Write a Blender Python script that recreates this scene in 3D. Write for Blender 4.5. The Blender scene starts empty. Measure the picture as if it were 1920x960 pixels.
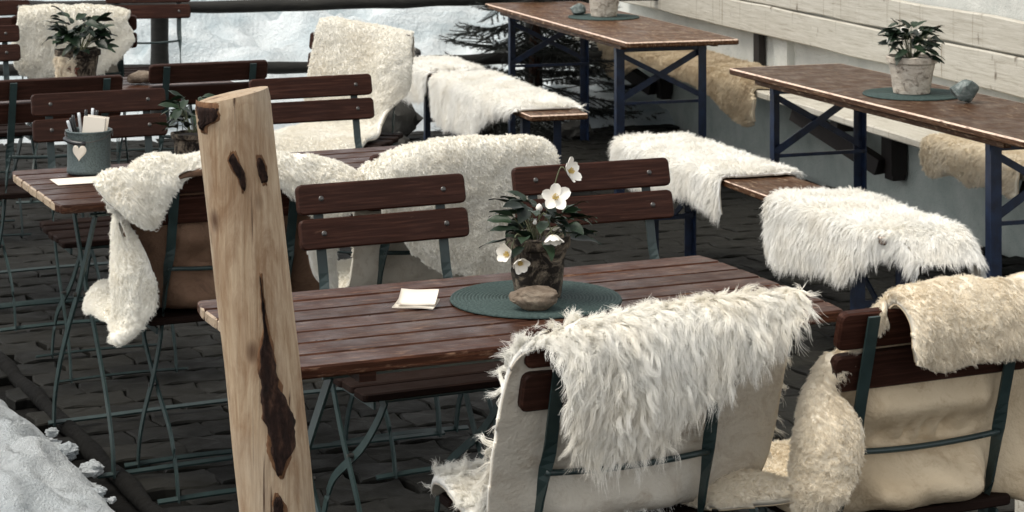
import bpy, math, random
import numpy as np
from mathutils import Matrix, Vector

random.seed(7); RNG = np.random.default_rng(11)
scene = bpy.context.scene
COL = scene.collection
R = math.radians

# ------------------------------------------------------------------ camera, sky, sun, exposure
FOC, HCAM, HORIZON = 4100.0, 1.75, -330.0          # focal length in photo pixels, eye height, horizon row
cam_data = bpy.data.cameras.new('camera')
cam = bpy.data.objects.new('camera', cam_data); COL.objects.link(cam)
cam.location = (0, 0, HCAM); cam.rotation_euler = (R(90), 0, 0)
cam_data.sensor_width = 36.0; cam_data.lens = 36.0 * FOC / 1920.0
cam_data.shift_y = -(480.0 - HORIZON) / 1920.0
cam_data.clip_start = 0.05; cam_data.clip_end = 600
cam_data.dof.use_dof = True; cam_data.dof.focus_distance = 4.6; cam_data.dof.aperture_fstop = 18.0
scene.camera = cam

SUN_EL, SUN_AZ = 63.0, -108.0        # azimuth measured clockwise from the viewing direction (+Y)
world = bpy.data.worlds.new('World'); scene.world = world; world.use_nodes = True
wn = world.node_tree.nodes; wl = world.node_tree.links; wn.clear()
sky = wn.new('ShaderNodeTexSky'); sky.sky_type = 'NISHITA'; sky.sun_disc = False
sky.sun_elevation = R(SUN_EL); sky.sun_rotation = R(SUN_AZ); sky.altitude = 1500
sky.air_density = 1.0; sky.dust_density = 3.0; sky.ozone_density = 1.0
bg = wn.new('ShaderNodeBackground'); bg.inputs['Strength'].default_value = 0.14
wo = wn.new('ShaderNodeOutputWorld')
hs = wn.new('ShaderNodeHueSaturation'); hs.inputs['Saturation'].default_value = 0.04
wl.new(sky.outputs[0], hs.inputs['Color']); wl.new(hs.outputs[0], bg.inputs['Color']); wl.new(bg.outputs[0], wo.inputs['Surface'])
sun_data = bpy.data.lights.new('sun', 'SUN'); sun_data.energy = 1.5; sun_data.angle = R(30); sun_data.color = (1.0, 0.93, 0.82)
sun = bpy.data.objects.new('sun', sun_data); COL.objects.link(sun)
az = R(SUN_AZ); el = R(SUN_EL)
sdir = Vector((math.sin(az) * math.cos(el), math.cos(az) * math.cos(el), math.sin(el)))
sun.rotation_euler = sdir.to_track_quat('Z', 'Y').to_euler(); sun.location = (-4, 3, 8)

vs = scene.view_settings
vs.view_transform = 'Standard'; vs.look = 'None'; vs.gamma = 1.0; vs.use_curve_mapping = False
vs.exposure = 0.95
scene.cycles.use_denoising = True
scene.cycles.max_bounces = 8; scene.cycles.diffuse_bounces = 6; scene.cycles.glossy_bounces = 3
scene.cycles.transparent_max_bounces = 6
scene.cycles.use_adaptive_sampling = True; scene.cycles.adaptive_threshold = 0.02

# ------------------------------------------------------------------ helpers
def spot(px, py, z):
    """world x, y of the point that lies at height z on the sight line of a photo pixel"""
    d = FOC * (HCAM - z) / (py - HORIZON)
    return ((px - 960.0) / FOC * d, d)

def _hash(ix, iy, iz, seed):
    h = (ix * 374761393 + iy * 668265263 + iz * 2147483647 + seed * 1274126177) & 0xFFFFFFFF
    h = ((h ^ (h >> 13)) * 1274126177) & 0xFFFFFFFF
    h = (h ^ (h >> 16)) & 0xFFFF
    return h.astype(np.float64) / 32767.5 - 1.0

def vnoise(p, seed=0):
    """value noise in [-1,1] at points p (n,3)"""
    p = np.asarray(p, float); i = np.floor(p).astype(np.int64); f = p - i; f = f * f * (3 - 2 * f)
    out = 0
    for dx in (0, 1):
        wx = f[:, 0] if dx else 1 - f[:, 0]
        for dy in (0, 1):
            wy = f[:, 1] if dy else 1 - f[:, 1]
            for dz in (0, 1):
                wz = f[:, 2] if dz else 1 - f[:, 2]
                out = out + wx * wy * wz * _hash(i[:, 0] + dx, i[:, 1] + dy, i[:, 2] + dz, seed)
    return out

def fbm(p, seed=0, octv=4):
    p = np.asarray(p, float); a = 1.0; s = 0.0; t = 0.0
    for o in range(octv):
        s = s + a * vnoise(p * (2.03 ** o) + 17.3 * o, seed + o); t += a; a *= 0.5
    return s / t

def cells(p, seed=0):
    """distance to the nearest jittered cell point (Worley F1), p (n,3)"""
    p = np.asarray(p, float); i = np.floor(p).astype(np.int64); best = np.full(len(p), 9.0)
    for dx in (-1, 0, 1):
        for dy in (-1, 0, 1):
            for dz in (-1, 0, 1):
                a, b, c = i[:, 0] + dx, i[:, 1] + dy, i[:, 2] + dz
                q = np.stack([a + .5 + .42 * _hash(a, b, c, seed), b + .5 + .42 * _hash(a, b, c, seed + 5), c + .5 + .42 * _hash(a, b, c, seed + 9)], 1)
                best = np.minimum(best, np.linalg.norm(q - p, axis=1))
    return best

class MB:
    """collects vertices and faces of ONE mesh"""
    def __init__(s): s.v = []; s.f = []
    def add(s, verts, faces):
        b = len(s.v); s.v += [tuple(map(float, q)) for q in verts]; s.f += [tuple(b + k for k in fc) for fc in faces]; return s
    def box(s, c, size, M=None):
        x, y, z = (k / 2 for k in size)
        vv = [(sx * x, sy * y, sz * z) for sx in (-1, 1) for sy in (-1, 1) for sz in (-1, 1)]
        if M is not None: vv = [tuple(M @ Vector(q)) for q in vv]
        return s.add([(q[0] + c[0], q[1] + c[1], q[2] + c[2]) for q in vv],
                     [(0, 1, 3, 2), (4, 6, 7, 5), (0, 4, 5, 1), (2, 3, 7, 6), (0, 2, 6, 4), (1, 5, 7, 3)])
    def beam(s, a, b, w, t, up=(0, 0, 1)):
        """rectangular bar from a to b, w across (perpendicular to up), t along up"""
        return s.sweep([a, b], w, t, [np.cross(np.subtract(b, a), up)] * 2)
    def sweep(s, path, w, t, wdir, cap=True):
        """flat strip along path; wdir = direction of its broad side at each point"""
        P = np.array(path, float); n = len(P)
        T = np.gradient(P, axis=0); T /= np.linalg.norm(T, axis=1)[:, None]
        W = np.array(wdir, float); W = W - (W * T).sum(1)[:, None] * T; W /= np.linalg.norm(W, axis=1)[:, None]
        N = np.cross(T, W)
        ww = (np.full(n, w) if np.isscalar(w) else np.array(w))[:, None] / 2; tt = (np.full(n, t) if np.isscalar(t) else np.array(t))[:, None] / 2
        ring = np.stack([P + W * ww + N * tt, P - W * ww + N * tt, P - W * ww - N * tt, P + W * ww - N * tt], 1).reshape(-1, 3)
        fs = [(4 * i + k, 4 * i + (k + 1) % 4, 4 * i + 4 + (k + 1) % 4, 4 * i + 4 + k) for i in range(n - 1) for k in range(4)]
        if cap: fs += [(3, 2, 1, 0), tuple(4 * (n - 1) + k for k in range(4))]
        return s.add(ring, fs)
    def tube(s, path, r, seg=8, cap=True):
        P = np.array(path, float); n = len(P)
        T = np.gradient(P, axis=0); T /= np.linalg.norm(T, axis=1)[:, None] + 1e-12
        ref = np.array([0.31, 0.17, 0.93]) if abs(T[0][2]) < .9 else np.array([1.0, 0.1, 0.0])
        A = np.cross(T, ref); A /= np.linalg.norm(A, axis=1)[:, None]; B = np.cross(T, A)
        rr = (np.full(n, r) if np.isscalar(r) else np.array(r))
        an = np.arange(seg) * 2 * math.pi / seg
        ring = P[:, None] + rr[:, None, None] * (A[:, None] * np.cos(an)[None, :, None] + B[:, None] * np.sin(an)[None, :, None])
        fs = [(seg * i + k, seg * i + (k + 1) % seg, seg * (i + 1) + (k + 1) % seg, seg * (i + 1) + k) for i in range(n - 1) for k in range(seg)]
        if cap: fs += [tuple(reversed(range(seg))), tuple(seg * (n - 1) + k for k in range(seg))]
        return s.add(ring.reshape(-1, 3), fs)
    def lathe(s, prof, seg=32, c=(0, 0, 0)):
        """prof = list of (radius, z); radius 0 allowed at the ends"""
        vv = []; fs = []; rows = []
        for (r, z) in prof:
            if r <= 1e-6: rows.append([len(vv)]); vv.append((c[0], c[1], c[2] + z))
            else:
                rows.append(list(range(len(vv), len(vv) + seg)))
                vv += [(c[0] + r * math.cos(2 * math.pi * k / seg), c[1] + r * math.sin(2 * math.pi * k / seg), c[2] + z) for k in range(seg)]
        for a, b in zip(rows[:-1], rows[1:]):
            for k in range(seg):
                k2 = (k + 1) % seg
                if len(a) == 1 and len(b) == 1: continue
                if len(a) == 1: fs.append((a[0], b[k2], b[k]))
                elif len(b) == 1: fs.append((a[k], a[k2], b[0]))
                else: fs.append((a[k], a[k2], b[k2], b[k]))
        return s.add(vv, fs)
    def plank(s, L, W, T, r=.012, bev=.003, seg=3, M=None):
        """board L (x) by W (y) by T (z), corners rounded by r seen from above, edges eased by bev"""
        def outline(ins):
            pts = []
            for (sx, sy, a0) in ((1, 1, 0), (-1, 1, 90), (-1, -1, 180), (1, -1, 270)):
                for k in range(seg + 1):
                    a = R(a0 + 90 * k / seg)
                    pts.append((sx * (L / 2 - r) + (r - ins) * math.cos(a), sy * (W / 2 - r) + (r - ins) * math.sin(a)))
            return pts
        o0, o1 = outline(bev), outline(0); n = len(o0)
        vv = [(x, y, -T / 2) for x, y in o0] + [(x, y, -T / 2 + bev) for x, y in o1] + [(x, y, T / 2 - bev) for x, y in o1] + [(x, y, T / 2) for x, y in o0]
        fs = [tuple(reversed(range(n))), tuple(3 * n + k for k in range(n))]
        for j in range(3): fs += [(j * n + k, j * n + (k + 1) % n, (j + 1) * n + (k + 1) % n, (j + 1) * n + k) for k in range(n)]
        if M is not None: vv = [tuple(M @ Vector(q)) for q in vv]
        return s.add(vv, fs)
    def bend(s, fn): s.v = [tuple(fn(*q)) for q in s.v]; return s
    def mesh(s, name, smooth=False):
        me = bpy.data.meshes.new(name); me.from_pydata(s.v, [], s.f); me.validate()
        if smooth: me.polygons.foreach_set('use_smooth', [True] * len(me.polygons))
        me.update(); return me
    def build(s, name, mat, parent=None, smooth=False):
        return link(name, s.mesh(name, smooth), mat, parent)

def link(name, data, mat, parent=None, M=None):
    if mat is not None and hasattr(data, 'materials') and len(data.materials) == 0: data.materials.append(mat)
    o = bpy.data.objects.new(name, data); COL.objects.link(o); o.parent = parent
    if M is not None: o.matrix_basis = M
    return o

def tag(o, label=None, cat=None, group=None, kind=None):
    if label: o['label'] = label
    if cat: o['category'] = cat
    if group: o['group'] = group
    if kind: o['kind'] = kind
    return o

def empty(name, loc=(0, 0, 0), rz=0.0, label=None, cat=None, group=None):
    o = bpy.data.objects.new(name, None); COL.objects.link(o); o.location = loc; o.rotation_euler = (0, 0, rz)
    o.empty_display_size = .05
    return tag(o, label, cat, group)

def copy_tree(o, parent=None):
    c = o.copy(); COL.objects.link(c); c.parent = parent
    for ch in list(o.children): copy_tree(ch, c)
    return c

def smooth_by_angle(me, deg=35):
    me.polygons.foreach_set('use_smooth', [True] * len(me.polygons))
    try: me.set_sharp_from_angle(angle=R(deg))
    except Exception: pass
    return me

def TR(loc, rx=0, ry=0, rz=0, s=1.0):
    sc = Matrix.Diagonal((*((s, s, s) if np.isscalar(s) else s), 1))
    return Matrix.Translation(loc) @ Matrix.Rotation(rz, 4, 'Z') @ Matrix.Rotation(ry, 4, 'Y') @ Matrix.Rotation(rx, 4, 'X') @ sc

# ------------------------------------------------------------------ materials
class NT:
    def __init__(s, name, rough=.6, spec=.5):
        s.m = bpy.data.materials.new(name); s.m.use_nodes = True
        s.n = s.m.node_tree.nodes; s.l = s.m.node_tree.links
        s.b = s.n['Principled BSDF']; s.b.inputs['Roughness'].default_value = rough
        s.b.inputs['Specular IOR Level'].default_value = spec
        s._tc = None
    def tc(s, out='Object', scale=None, rot=None):
        if s._tc is None:       # object coordinates shifted by a random offset for each object, so copies differ
            c = s.n.new('ShaderNodeTexCoord'); s._tc = s.n.new('ShaderNodeVectorMath'); s._tc.operation = 'MULTIPLY_ADD'
            s._tc.inputs[1].default_value = (23, 31, 17)
            s.l.new(s.n.new('ShaderNodeObjectInfo').outputs['Random'], s._tc.inputs[0]); s.l.new(c.outputs['Object'], s._tc.inputs[2])
        if scale is None: return s._tc.outputs[0]
        mp = s.n.new('ShaderNodeMapping'); mp.inputs['Scale'].default_value = scale
        if rot: mp.inputs['Rotation'].default_value = rot
        s.l.new(s._tc.outputs[0], mp.inputs['Vector'])
        return mp.outputs[0]
    def noise(s, vec, scale, detail=4, rough=.55, dist=0.0):
        t = s.n.new('ShaderNodeTexNoise'); t.inputs['Scale'].default_value = scale; t.inputs['Detail'].default_value = detail
        t.inputs['Roughness'].default_value = rough; t.inputs['Distortion'].default_value = dist
        s.l.new(vec, t.inputs['Vector']); return t.outputs['Fac']
    def voro(s, vec, scale, feature='F1', out='Distance'):
        t = s.n.new('ShaderNodeTexVoronoi'); t.inputs['Scale'].default_value = scale; t.feature = feature
        s.l.new(vec, t.inputs['Vector']); return t.outputs[out]
    def ramp(s, fac, stops):
        r = s.n.new('ShaderNodeValToRGB'); e = r.color_ramp.elements
        while len(e) > 1: e.remove(e[-1])
        for i, (p, c) in enumerate(stops):
            q = e[0] if i == 0 else e.new(p)
            q.position = p; c = (c, c, c) if np.isscalar(c) else c; q.color = (*c, 1)
        s.l.new(fac, r.inputs['Fac']); return r.outputs['Color']
    def mix(s, fac, a, b, mode='MIX'):
        m = s.n.new('ShaderNodeMix'); m.data_type = 'RGBA'; m.blend_type = mode
        for sock, val in ((m.inputs[0], fac), (m.inputs[6], a), (m.inputs[7], b)):
            if hasattr(val, 'is_output'): s.l.new(val, sock)
            elif np.isscalar(val): sock.default_value = val
            else: sock.default_value = (*val, 1)
        return m.outputs[2]
    def rnd(s): return s.n.new('ShaderNodeObjectInfo').outputs['Random']
    def base(s, c):
        if hasattr(c, 'is_output'): s.l.new(c, s.b.inputs['Base Color'])
        else: s.b.inputs['Base Color'].default_value = (*c, 1)
        return s
    def rough(s, fac): s.l.new(fac, s.b.inputs['Roughness']); return s
    def bump(s, h, strength=.3, dist=.01):
        b = s.n.new('ShaderNodeBump'); b.inputs['Strength'].default_value = strength; b.inputs['Distance'].default_value = dist
        s.l.new(h, b.inputs['Height']); s.l.new(b.outputs[0], s.b.inputs['Normal']); return s

def m_slat(name, dark, light, worn, wear=.62, rough=.42, ends=None):
    t = NT(name, rough, .10 if rough < .6 else .06); v = t.tc()
    g = t.noise(t.tc(scale=(3, 60, 60)), 2.5, 6, .6, .4)
    c = t.ramp(g, [(.33, tuple(.7 * q for q in dark)), (.5, dark), (.68, light)])
    w = t.noise(t.tc(scale=(5, 26, 26)), 4, 5, .65)
    c = t.mix(t.ramp(w, [(wear, 0), (wear + .12, 1)]), c, worn)
    c = t.mix(t.ramp(t.rnd(), [(0, 0), (1, .75)]), c, t.mix(.6, c, (.022, .013, .010)))
    if ends:                # bare wood along worn edges and sawn ends: (share of length, share of width, colour)
        tcn = t.n.new('ShaderNodeTexCoord'); sp = t.n.new('ShaderNodeSeparateXYZ'); t.l.new(tcn.outputs['Generated'], sp.inputs[0])
        def near_edge(o, w):
            a = t.n.new('ShaderNodeMath'); a.operation = 'SUBTRACT'; t.l.new(o, a.inputs[0]); a.inputs[1].default_value = .5
            b = t.n.new('ShaderNodeMath'); b.operation = 'ABSOLUTE'; t.l.new(a.outputs[0], b.inputs[0])
            d = t.n.new('ShaderNodeMath'); d.operation = 'GREATER_THAN'; t.l.new(b.outputs[0], d.inputs[0]); d.inputs[1].default_value = .5 - w
            return d.outputs[0]
        mx = t.n.new('ShaderNodeMath'); mx.operation = 'MAXIMUM'
        t.l.new(near_edge(sp.outputs[0], ends[0]), mx.inputs[0]); t.l.new(near_edge(sp.outputs[1], ends[1]), mx.inputs[1])
        ml = t.n.new('ShaderNodeMath'); ml.operation = 'MULTIPLY'; t.l.new(mx.outputs[0], ml.inputs[0])
        t.l.new(t.ramp(t.noise(t.tc(scale=(9, 40, 40)), 3, 4), [(.32, .25), (.48, 1)]), ml.inputs[1])
        if ends[1] > 0:     # upper arris only: rubbed bare, plus a highlight put into the colour
            gn = t.n.new('ShaderNodeNewGeometry'); sz = t.n.new('ShaderNodeSeparateXYZ'); t.l.new(gn.outputs['True Normal'], sz.inputs[0])
            gt = t.n.new('ShaderNodeMath'); gt.operation = 'GREATER_THAN'; t.l.new(sz.outputs[2], gt.inputs[0]); gt.inputs[1].default_value = .25
            m2 = t.n.new('ShaderNodeMath'); m2.operation = 'MULTIPLY'; t.l.new(gt.outputs[0], m2.inputs[0]); t.l.new(ml.outputs[0], m2.inputs[1]); ml = m2
        c = t.mix(ml.outputs[0], c, ends[2])
    t.base(c).rough(t.ramp(t.noise(v, 14, 3), [(.3, rough - .1), (.7, rough + .16)])).bump(g, .35, .002)
    return t.m
M_SLAT = m_slat('lacquered_brown_slat', (.034, .0125, .0080), (.066, .0265, .0175), (.12, .062, .04), .66, .45)
M_SEAT = m_slat('dark_seat_slat', (.0075, .0038, .003), (.015, .007, .005), (.03, .018, .012), .72, .72)  # seat slats darker and rougher than the back slats
M_TOP = m_slat('weathered_red_brown_board', (.042, .0150, .0080), (.100, .0400, .0215), (.19, .11, .07), 0.57, .37, (.0032, .0, (.36, .28, .20)))
M_BEER = m_slat('worn_varnished_table_board', (.075, .034, .016), (.165, .085, .045), (.36, .26, .17), .55, .40, (.004, .012, (.66, .50, .40)))

def m_steel(name, c1, c2, chip):
    t = NT(name, .42); v = t.tc()
    n = t.noise(v, 26, 4)
    c = t.ramp(n, [(.3, c1), (.7, c2)])
    c = t.mix(t.ramp(t.noise(v, 60, 5, .7), [(.66, 0), (.72, 1)]), c, chip)
    t.base(c).bump(n, .1, .001); return t.m
M_GREEN = m_steel('teal_green_painted_steel', (.013, .026, .0255), (.026, .046, .045), (.09, .125, .12))
M_BLUE = m_steel('dark_blue_painted_steel', (.0035, .007, .020), (.009, .022, .058), (.03, .034, .04))
t = NT('bolt_steel', .35); t.base((.10, .095, .09)); t.b.inputs['Metallic'].default_value = .8; M_BOLT = t.m

def m_wool(name, tip, tan, amt=.35, scale=9):
    t = NT(name, .85, .15)
    n = t.noise(t.tc('Object'), scale, 4, .6)
    t.base(t.mix(t.ramp(n, [(.42, 0), (.78, amt)]), tip, tan))
    t.b.inputs['Sheen Weight'].default_value = .15
    return t.m
M_WWHITE = m_wool('white_long_wool', (.90, .89, .85), (.76, .70, .58), .5, 7)
M_WSHAG = m_wool('shaggy_white_wool', (.90, .885, .83), (.72, .64, .49), .65, 7)
M_WCREAM = m_wool('curly_cream_wool', (.86, .84, .775), (.70, .63, .50), .45, 12)
M_WBEIGE = m_wool('plush_beige_wool', (.80, .73, .60), (.62, .52, .37), .6, 9)
M_WTAN = m_wool('tan_wool', (.60, .51, .37), (.36, .27, .17), .8, 8)
def m_hide(name, a, b, dark):
    t = NT(name, .75, .25); v = t.tc()
    n = t.noise(v, 5, 5, .6, .3)
    c = t.ramp(n, [(.3, a), (.7, b)])
    c = t.mix(t.ramp(t.noise(v, 13, 7, .75, .8), [(.50, 0), (.72, .75)]), c, dark)
    t.base(c).bump(t.mix(.5, t.noise(v, 18, 6, .7, 1.2), t.noise(v, 120, 4)), .55, .008); return t.m
M_HIDE = m_hide('cream_leather_hide', (.52, .47, .39), (.62, .58, .50), (.33, .26, .19))
M_HIDEB = m_hide('beige_leather_hide', (.52, .41, .27), (.66, .55, .39), (.34, .24, .14))
M_HIDEBR = m_hide('brown_leather_hide', (.14, .080, .050), (.21, .125, .080), (.06, .034, .022))

def m_snow(name, hi, lo, amt, bsc):
    t = NT(name, .6, .25); v = t.tc()
    n = t.noise(t.tc(scale=(1, 1, 2.2)), 1.5, 8, .66, .7)
    c = t.mix(t.ramp(n, [(.42, 0), (.66, amt)]), hi, lo)
    c = t.mix(t.ramp(t.noise(v, 14, 6, .7), [(.62, 0), (.74, .35)]), c, tuple(.45 * q for q in lo))       # grit and melt dimples
    h = t.mix(.45, t.noise(v, bsc, 9, .62, .4), t.noise(v, bsc * 9, 5, .7))
    t.base(c).bump(h, .9, .07); return t.m
M_SNOW = m_snow('old_snow', (.70, .75, .77), (.36, .445, .485), .9, 4)
M_SNOWN = m_snow('shovelled_snow', (.76, .80, .815), (.58, .65, .69), .6, 16)
t = NT('dark_concrete_paver', .7, .12); v = t.tc('Object')
pc = t.ramp(t.noise(v, 40, 6, .65), [(.25, (.0042, .0042, .0037)), (.75, (.0128, .0126, .0110))])
pc = t.mix(t.ramp(t.rnd(), [(0, 0), (.5, .25), (1, .9)]), pc, t.mix(.6, pc, (.022, .021, .017)))
t.base(pc).rough(t.ramp(t.noise(v, 9, 4), [(.35, .6), (.7, .9)])).bump(t.noise(v, 130, 4, .7), .5, .003); M_PAVER = t.m
t = NT('damp_dark_soil', .9, .1); v = t.tc('Object')
t.base(t.ramp(t.noise(v, 3, 8, .7), [(.3, (.003, .003, .003)), (.7, (.008, .0075, .0065))])).bump(t.noise(v, 30, 6), .5, .02); M_SOIL = t.m

t = NT('rough_white_plaster', .9, .2); v = t.tc('Object')
pn = t.noise(v, 7, 7, .62)
c = t.ramp(pn, [(.3, (.48, .49, .46)), (.7, (.60, .60, .56))])
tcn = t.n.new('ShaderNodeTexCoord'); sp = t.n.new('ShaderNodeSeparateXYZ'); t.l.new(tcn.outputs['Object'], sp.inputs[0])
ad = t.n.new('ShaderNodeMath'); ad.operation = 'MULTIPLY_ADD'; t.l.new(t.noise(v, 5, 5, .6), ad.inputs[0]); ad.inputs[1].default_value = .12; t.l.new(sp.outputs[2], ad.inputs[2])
c = t.mix(t.ramp(ad.outputs[0], [(.40, 1), (.52, 0)]), c, t.ramp(pn, [(.3, (.31, .355, .33)), (.7, (.44, .475, .445))]))   # grey-green shade below the bench seat, put into the wall colour
c = t.mix(t.ramp(t.voro(v, 70), [(.04, 1), (.16, 0)]), c, (.12, .15, .14))
c = t.mix(t.ramp(t.noise(v, 2.3, 6, .7, .5), [(.55, 0), (.8, .5)]), c, (.20, .25, .23))
t.base(c).bump(t.mix(.5, pn, t.noise(v, 90, 4)), .5, .012); M_PLASTER = t.m

t = NT('pale_weathered_board', .7, .3); v = t.tc('Object')
g = t.noise(t.tc(scale=(1.6, 34, 34)), 3, 9, .72, .9)
c = t.ramp(g, [(.28, (.24, .215, .17)), (.45, (.42, .395, .335)), (.7, (.55, .53, .47))])
kn = t.noise(t.tc(scale=(9, 1.5, 5.0)), 1.3, 3, .5)
c = t.mix(t.ramp(kn, [(.68, 0), (.75, .9)]), c, (.10, .075, .052))
c = t.mix(t.ramp(t.noise(t.tc(scale=(22, 3, 1.2)), 1.6, 4, .6), [(.60, 0), (.72, .75)]), c, (.19, .155, .11))
t.base(c).bump(g, .35, .004); M_BOARD = t.m
t = NT('dark_stained_timber', .7); v = t.tc('Object')
g = t.noise(t.tc(scale=(30, 30, 3)), 2, 6, .6)
t.base(t.ramp(g, [(.25, (.006, .004, .003)), (.75, (.016, .011, .009))])).bump(g, .35, .004); M_DARKWOOD = t.m
t = NT('weathered_fence_wood', .8); v = t.tc('Object')
g = t.noise(t.tc(scale=(3, 25, 25)), 2.5, 6, .6)
t.base(t.ramp(g, [(.25, (.005, .005, .004)), (.75, (.018, .017, .013))])).bump(g, .5, .006); M_FENCE = t.m

t = NT('peeled_log_wood', .66, .3); v = t.tc('Object')
g = t.noise(t.tc(scale=(60, 60, 3.0)), 2.2, 8, .66, .6)
c = t.ramp(g, [(.25, (.24, .145, .075)), (.45, (.385, .28, .18)), (.62, (.47, .36, .245)), (.8, (.53, .42, .30))])
c = t.mix(t.ramp(t.noise(t.tc(scale=(12, 12, 3.2)), 1.7, 7, .7, .6), [(.46, 0), (.66, .8)]), c, (.22, .125, .065))           # brown bast left on the wood
c = t.mix(t.ramp(t.noise(t.tc(scale=(5, 5, 2)), 1.6, 5, .6), [(.5, 0), (.7, .55)]), c, (.40, .345, .27))                    # greyed patches
crk = t.ramp(t.noise(t.tc(scale=(46, 46, 1.1)), 1.5, 4, .55, .3), [(.31, 1), (.345, 0)])
c = t.mix(crk, c, (.075, .042, .024))                                                                                      # drying cracks
knt = t.ramp(t.voro(t.tc(scale=(1, 1, .55)), 11, 'F1'), [(.035, 1), (.10, .55), (.16, 0)])
c = t.mix(knt, c, (.10, .052, .028))                                                                                       # knots
hgt = t.mix(crk, g, (.0, .0, .0))
t.base(c).bump(hgt, .6, .006); M_LOG = t.m
t = NT('inner_bark', .8, .2); v = t.tc('Object')
g = t.noise(t.tc(scale=(40, 40, 9)), 2, 7, .7)
t.base(t.ramp(g, [(.3, (.07, .032, .017)), (.55, (.17, .088, .045)), (.75, (.30, .185, .10))])).bump(g, .7, .005); M_INNER = t.m
t = NT('dark_bark', .85, .2); v = t.tc('Object')
g = t.noise(t.tc(scale=(34, 34, 12)), 2, 8, .7)
t.base(t.ramp(g, [(.3, (.008, .005, .004)), (.5, (.024, .012, .009)), (.62, (.06, .030, .019)), (.78, (.13, .07, .04))])).bump(g, 1.0, .010); M_BARK = t.m

def m_birch(name, a, b, dark, lo, hi):
    t = NT(name, .8, .2); v = t.tc('Object')
    n = t.noise(t.tc(scale=(14, 14, 30)), 2.0, 7, .72, .8)
    c = t.ramp(n, [(.25, a), (.7, b)])
    d = t.noise(v, 24, 7, .72, 1.0)
    c = t.mix(t.ramp(d, [(lo, 0), (hi, 1)]), c, dark)
    t.base(c).bump(d, .7, .006); return t.m
M_BIRCHD = m_birch('dark_bark_pot', (.06, .045, .03), (.25, .21, .16), (.014, .011, .009), .40, .54)
M_BIRCHL = m_birch('pale_birch_bark_pot', (.30, .25, .20), (.62, .57, .49), (.11, .085, .065), .50, .66)

t = NT('dark_green_leaf', .45, .3); v = t.tc('Object')
t.base(t.mix(t.rnd(), (.004, .010, .006), (.017, .036, .016))).bump(t.noise(v, 90, 3), .2, .002); M_LEAF = t.m
t = NT('white_petal', .6, .3); t.base((.82, .80, .74)); t.b.inputs['Transmission Weight'].default_value = 0; M_PETAL = t.m
t = NT('yellow_stamens', .7); t.base((.55, .40, .12)); M_STAMEN = t.m
t = NT('green_stem', .6); t.base((.10, .11, .055)); M_STEM = t.m
t = NT('potting_soil', .95); t.base((.018, .013, .01)); M_POTSOIL = t.m
t = NT('woven_teal_mat', .8, .3); v = t.tc('Object')
t.base(t.ramp(t.noise(v, 160, 3), [(.3, (.018, .034, .032)), (.7, (.055, .085, .08))])); M_MAT = t.m
def m_stone(name, a, b, c3, sc=9):
    t = NT(name, .75, .35); v = t.tc('Object')
    n = t.noise(v, sc, 8, .68, .6)
    t.base(t.ramp(n, [(.28, a), (.5, b), (.72, c3)])).bump(n, .6, .01); return t.m
M_STONE_BR = m_stone('brown_grey_stone', (.085, .062, .043), (.17, .13, .095), (.28, .235, .18), 30)
M_STONE_GN = m_stone('grey_green_stone', (.035, .048, .046), (.10, .125, .12), (.33, .36, .35), 30)
M_ROCK = m_stone('dark_rock', (.018, .018, .016), (.045, .043, .038), (.10, .098, .09), 5)
t = NT('galvanised_grey_metal', .5); v = t.tc('Object')
t.base(t.ramp(t.voro(v, 260), [(.1, (.035, .05, .052)), (.6, (.10, .13, .13))])); t.b.inputs['Metallic'].default_value = .35; M_GALV = t.m
t = NT('cream_paper', .8, .2); t.base((.74, .68, .59)); M_PAPER = t.m
t = NT('black_plastic', .3); t.base((.012, .013, .015)); M_BLACK = t.m
t = NT('pale_plastic', .35); t.base((.55, .58, .60)); M_PALE = t.m
t = NT('red_brown_felt', .95); t.base((.13, .045, .03)); M_FELT = t.m
t = NT('fir_needles', .6); t.base(t.mix(t.rnd(), (.003, .005, .004), (.007, .011, .007))); M_NEEDLE = t.m
# ------------------------------------------------------------------ the setting: ground, pavers, snow, kerb
TH = R(24.0)                                          # direction of the garden tables' long side
EX = np.array([math.cos(TH), math.sin(TH)]); EY = np.array([-math.sin(TH), math.cos(TH)])
KERB0 = np.array([-1.62, 7.03]); KERBD = np.array([.436, -.90]); KERBD /= np.linalg.norm(KERBD); KERBN = np.array([KERBD[1], -KERBD[0]])  # points to the snow
WALL0 = np.array([.74, 13.5]); WALLD = np.array([.277, -.961]); WALLD /= np.linalg.norm(WALLD); WALLN = np.array([WALLD[1], -WALLD[0]])      # towards the tables
FEN0 = np.array([-2.06, 12.25]); FEND = np.array([2.18, .48]); FEND /= np.linalg.norm(FEND); FENN = np.array([-FEND[1], FEND[0]])             # away from the camera

g = MB().add([(-150, -30, -.03), (150, -30, -.03), (150, 300, -.03), (-150, 300, -.03)], [(0, 1, 2, 3)])
ground = tag(g.build('ground', M_SOIL), 'dark damp ground under the pavers of the terrace', kind='structure')

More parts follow.
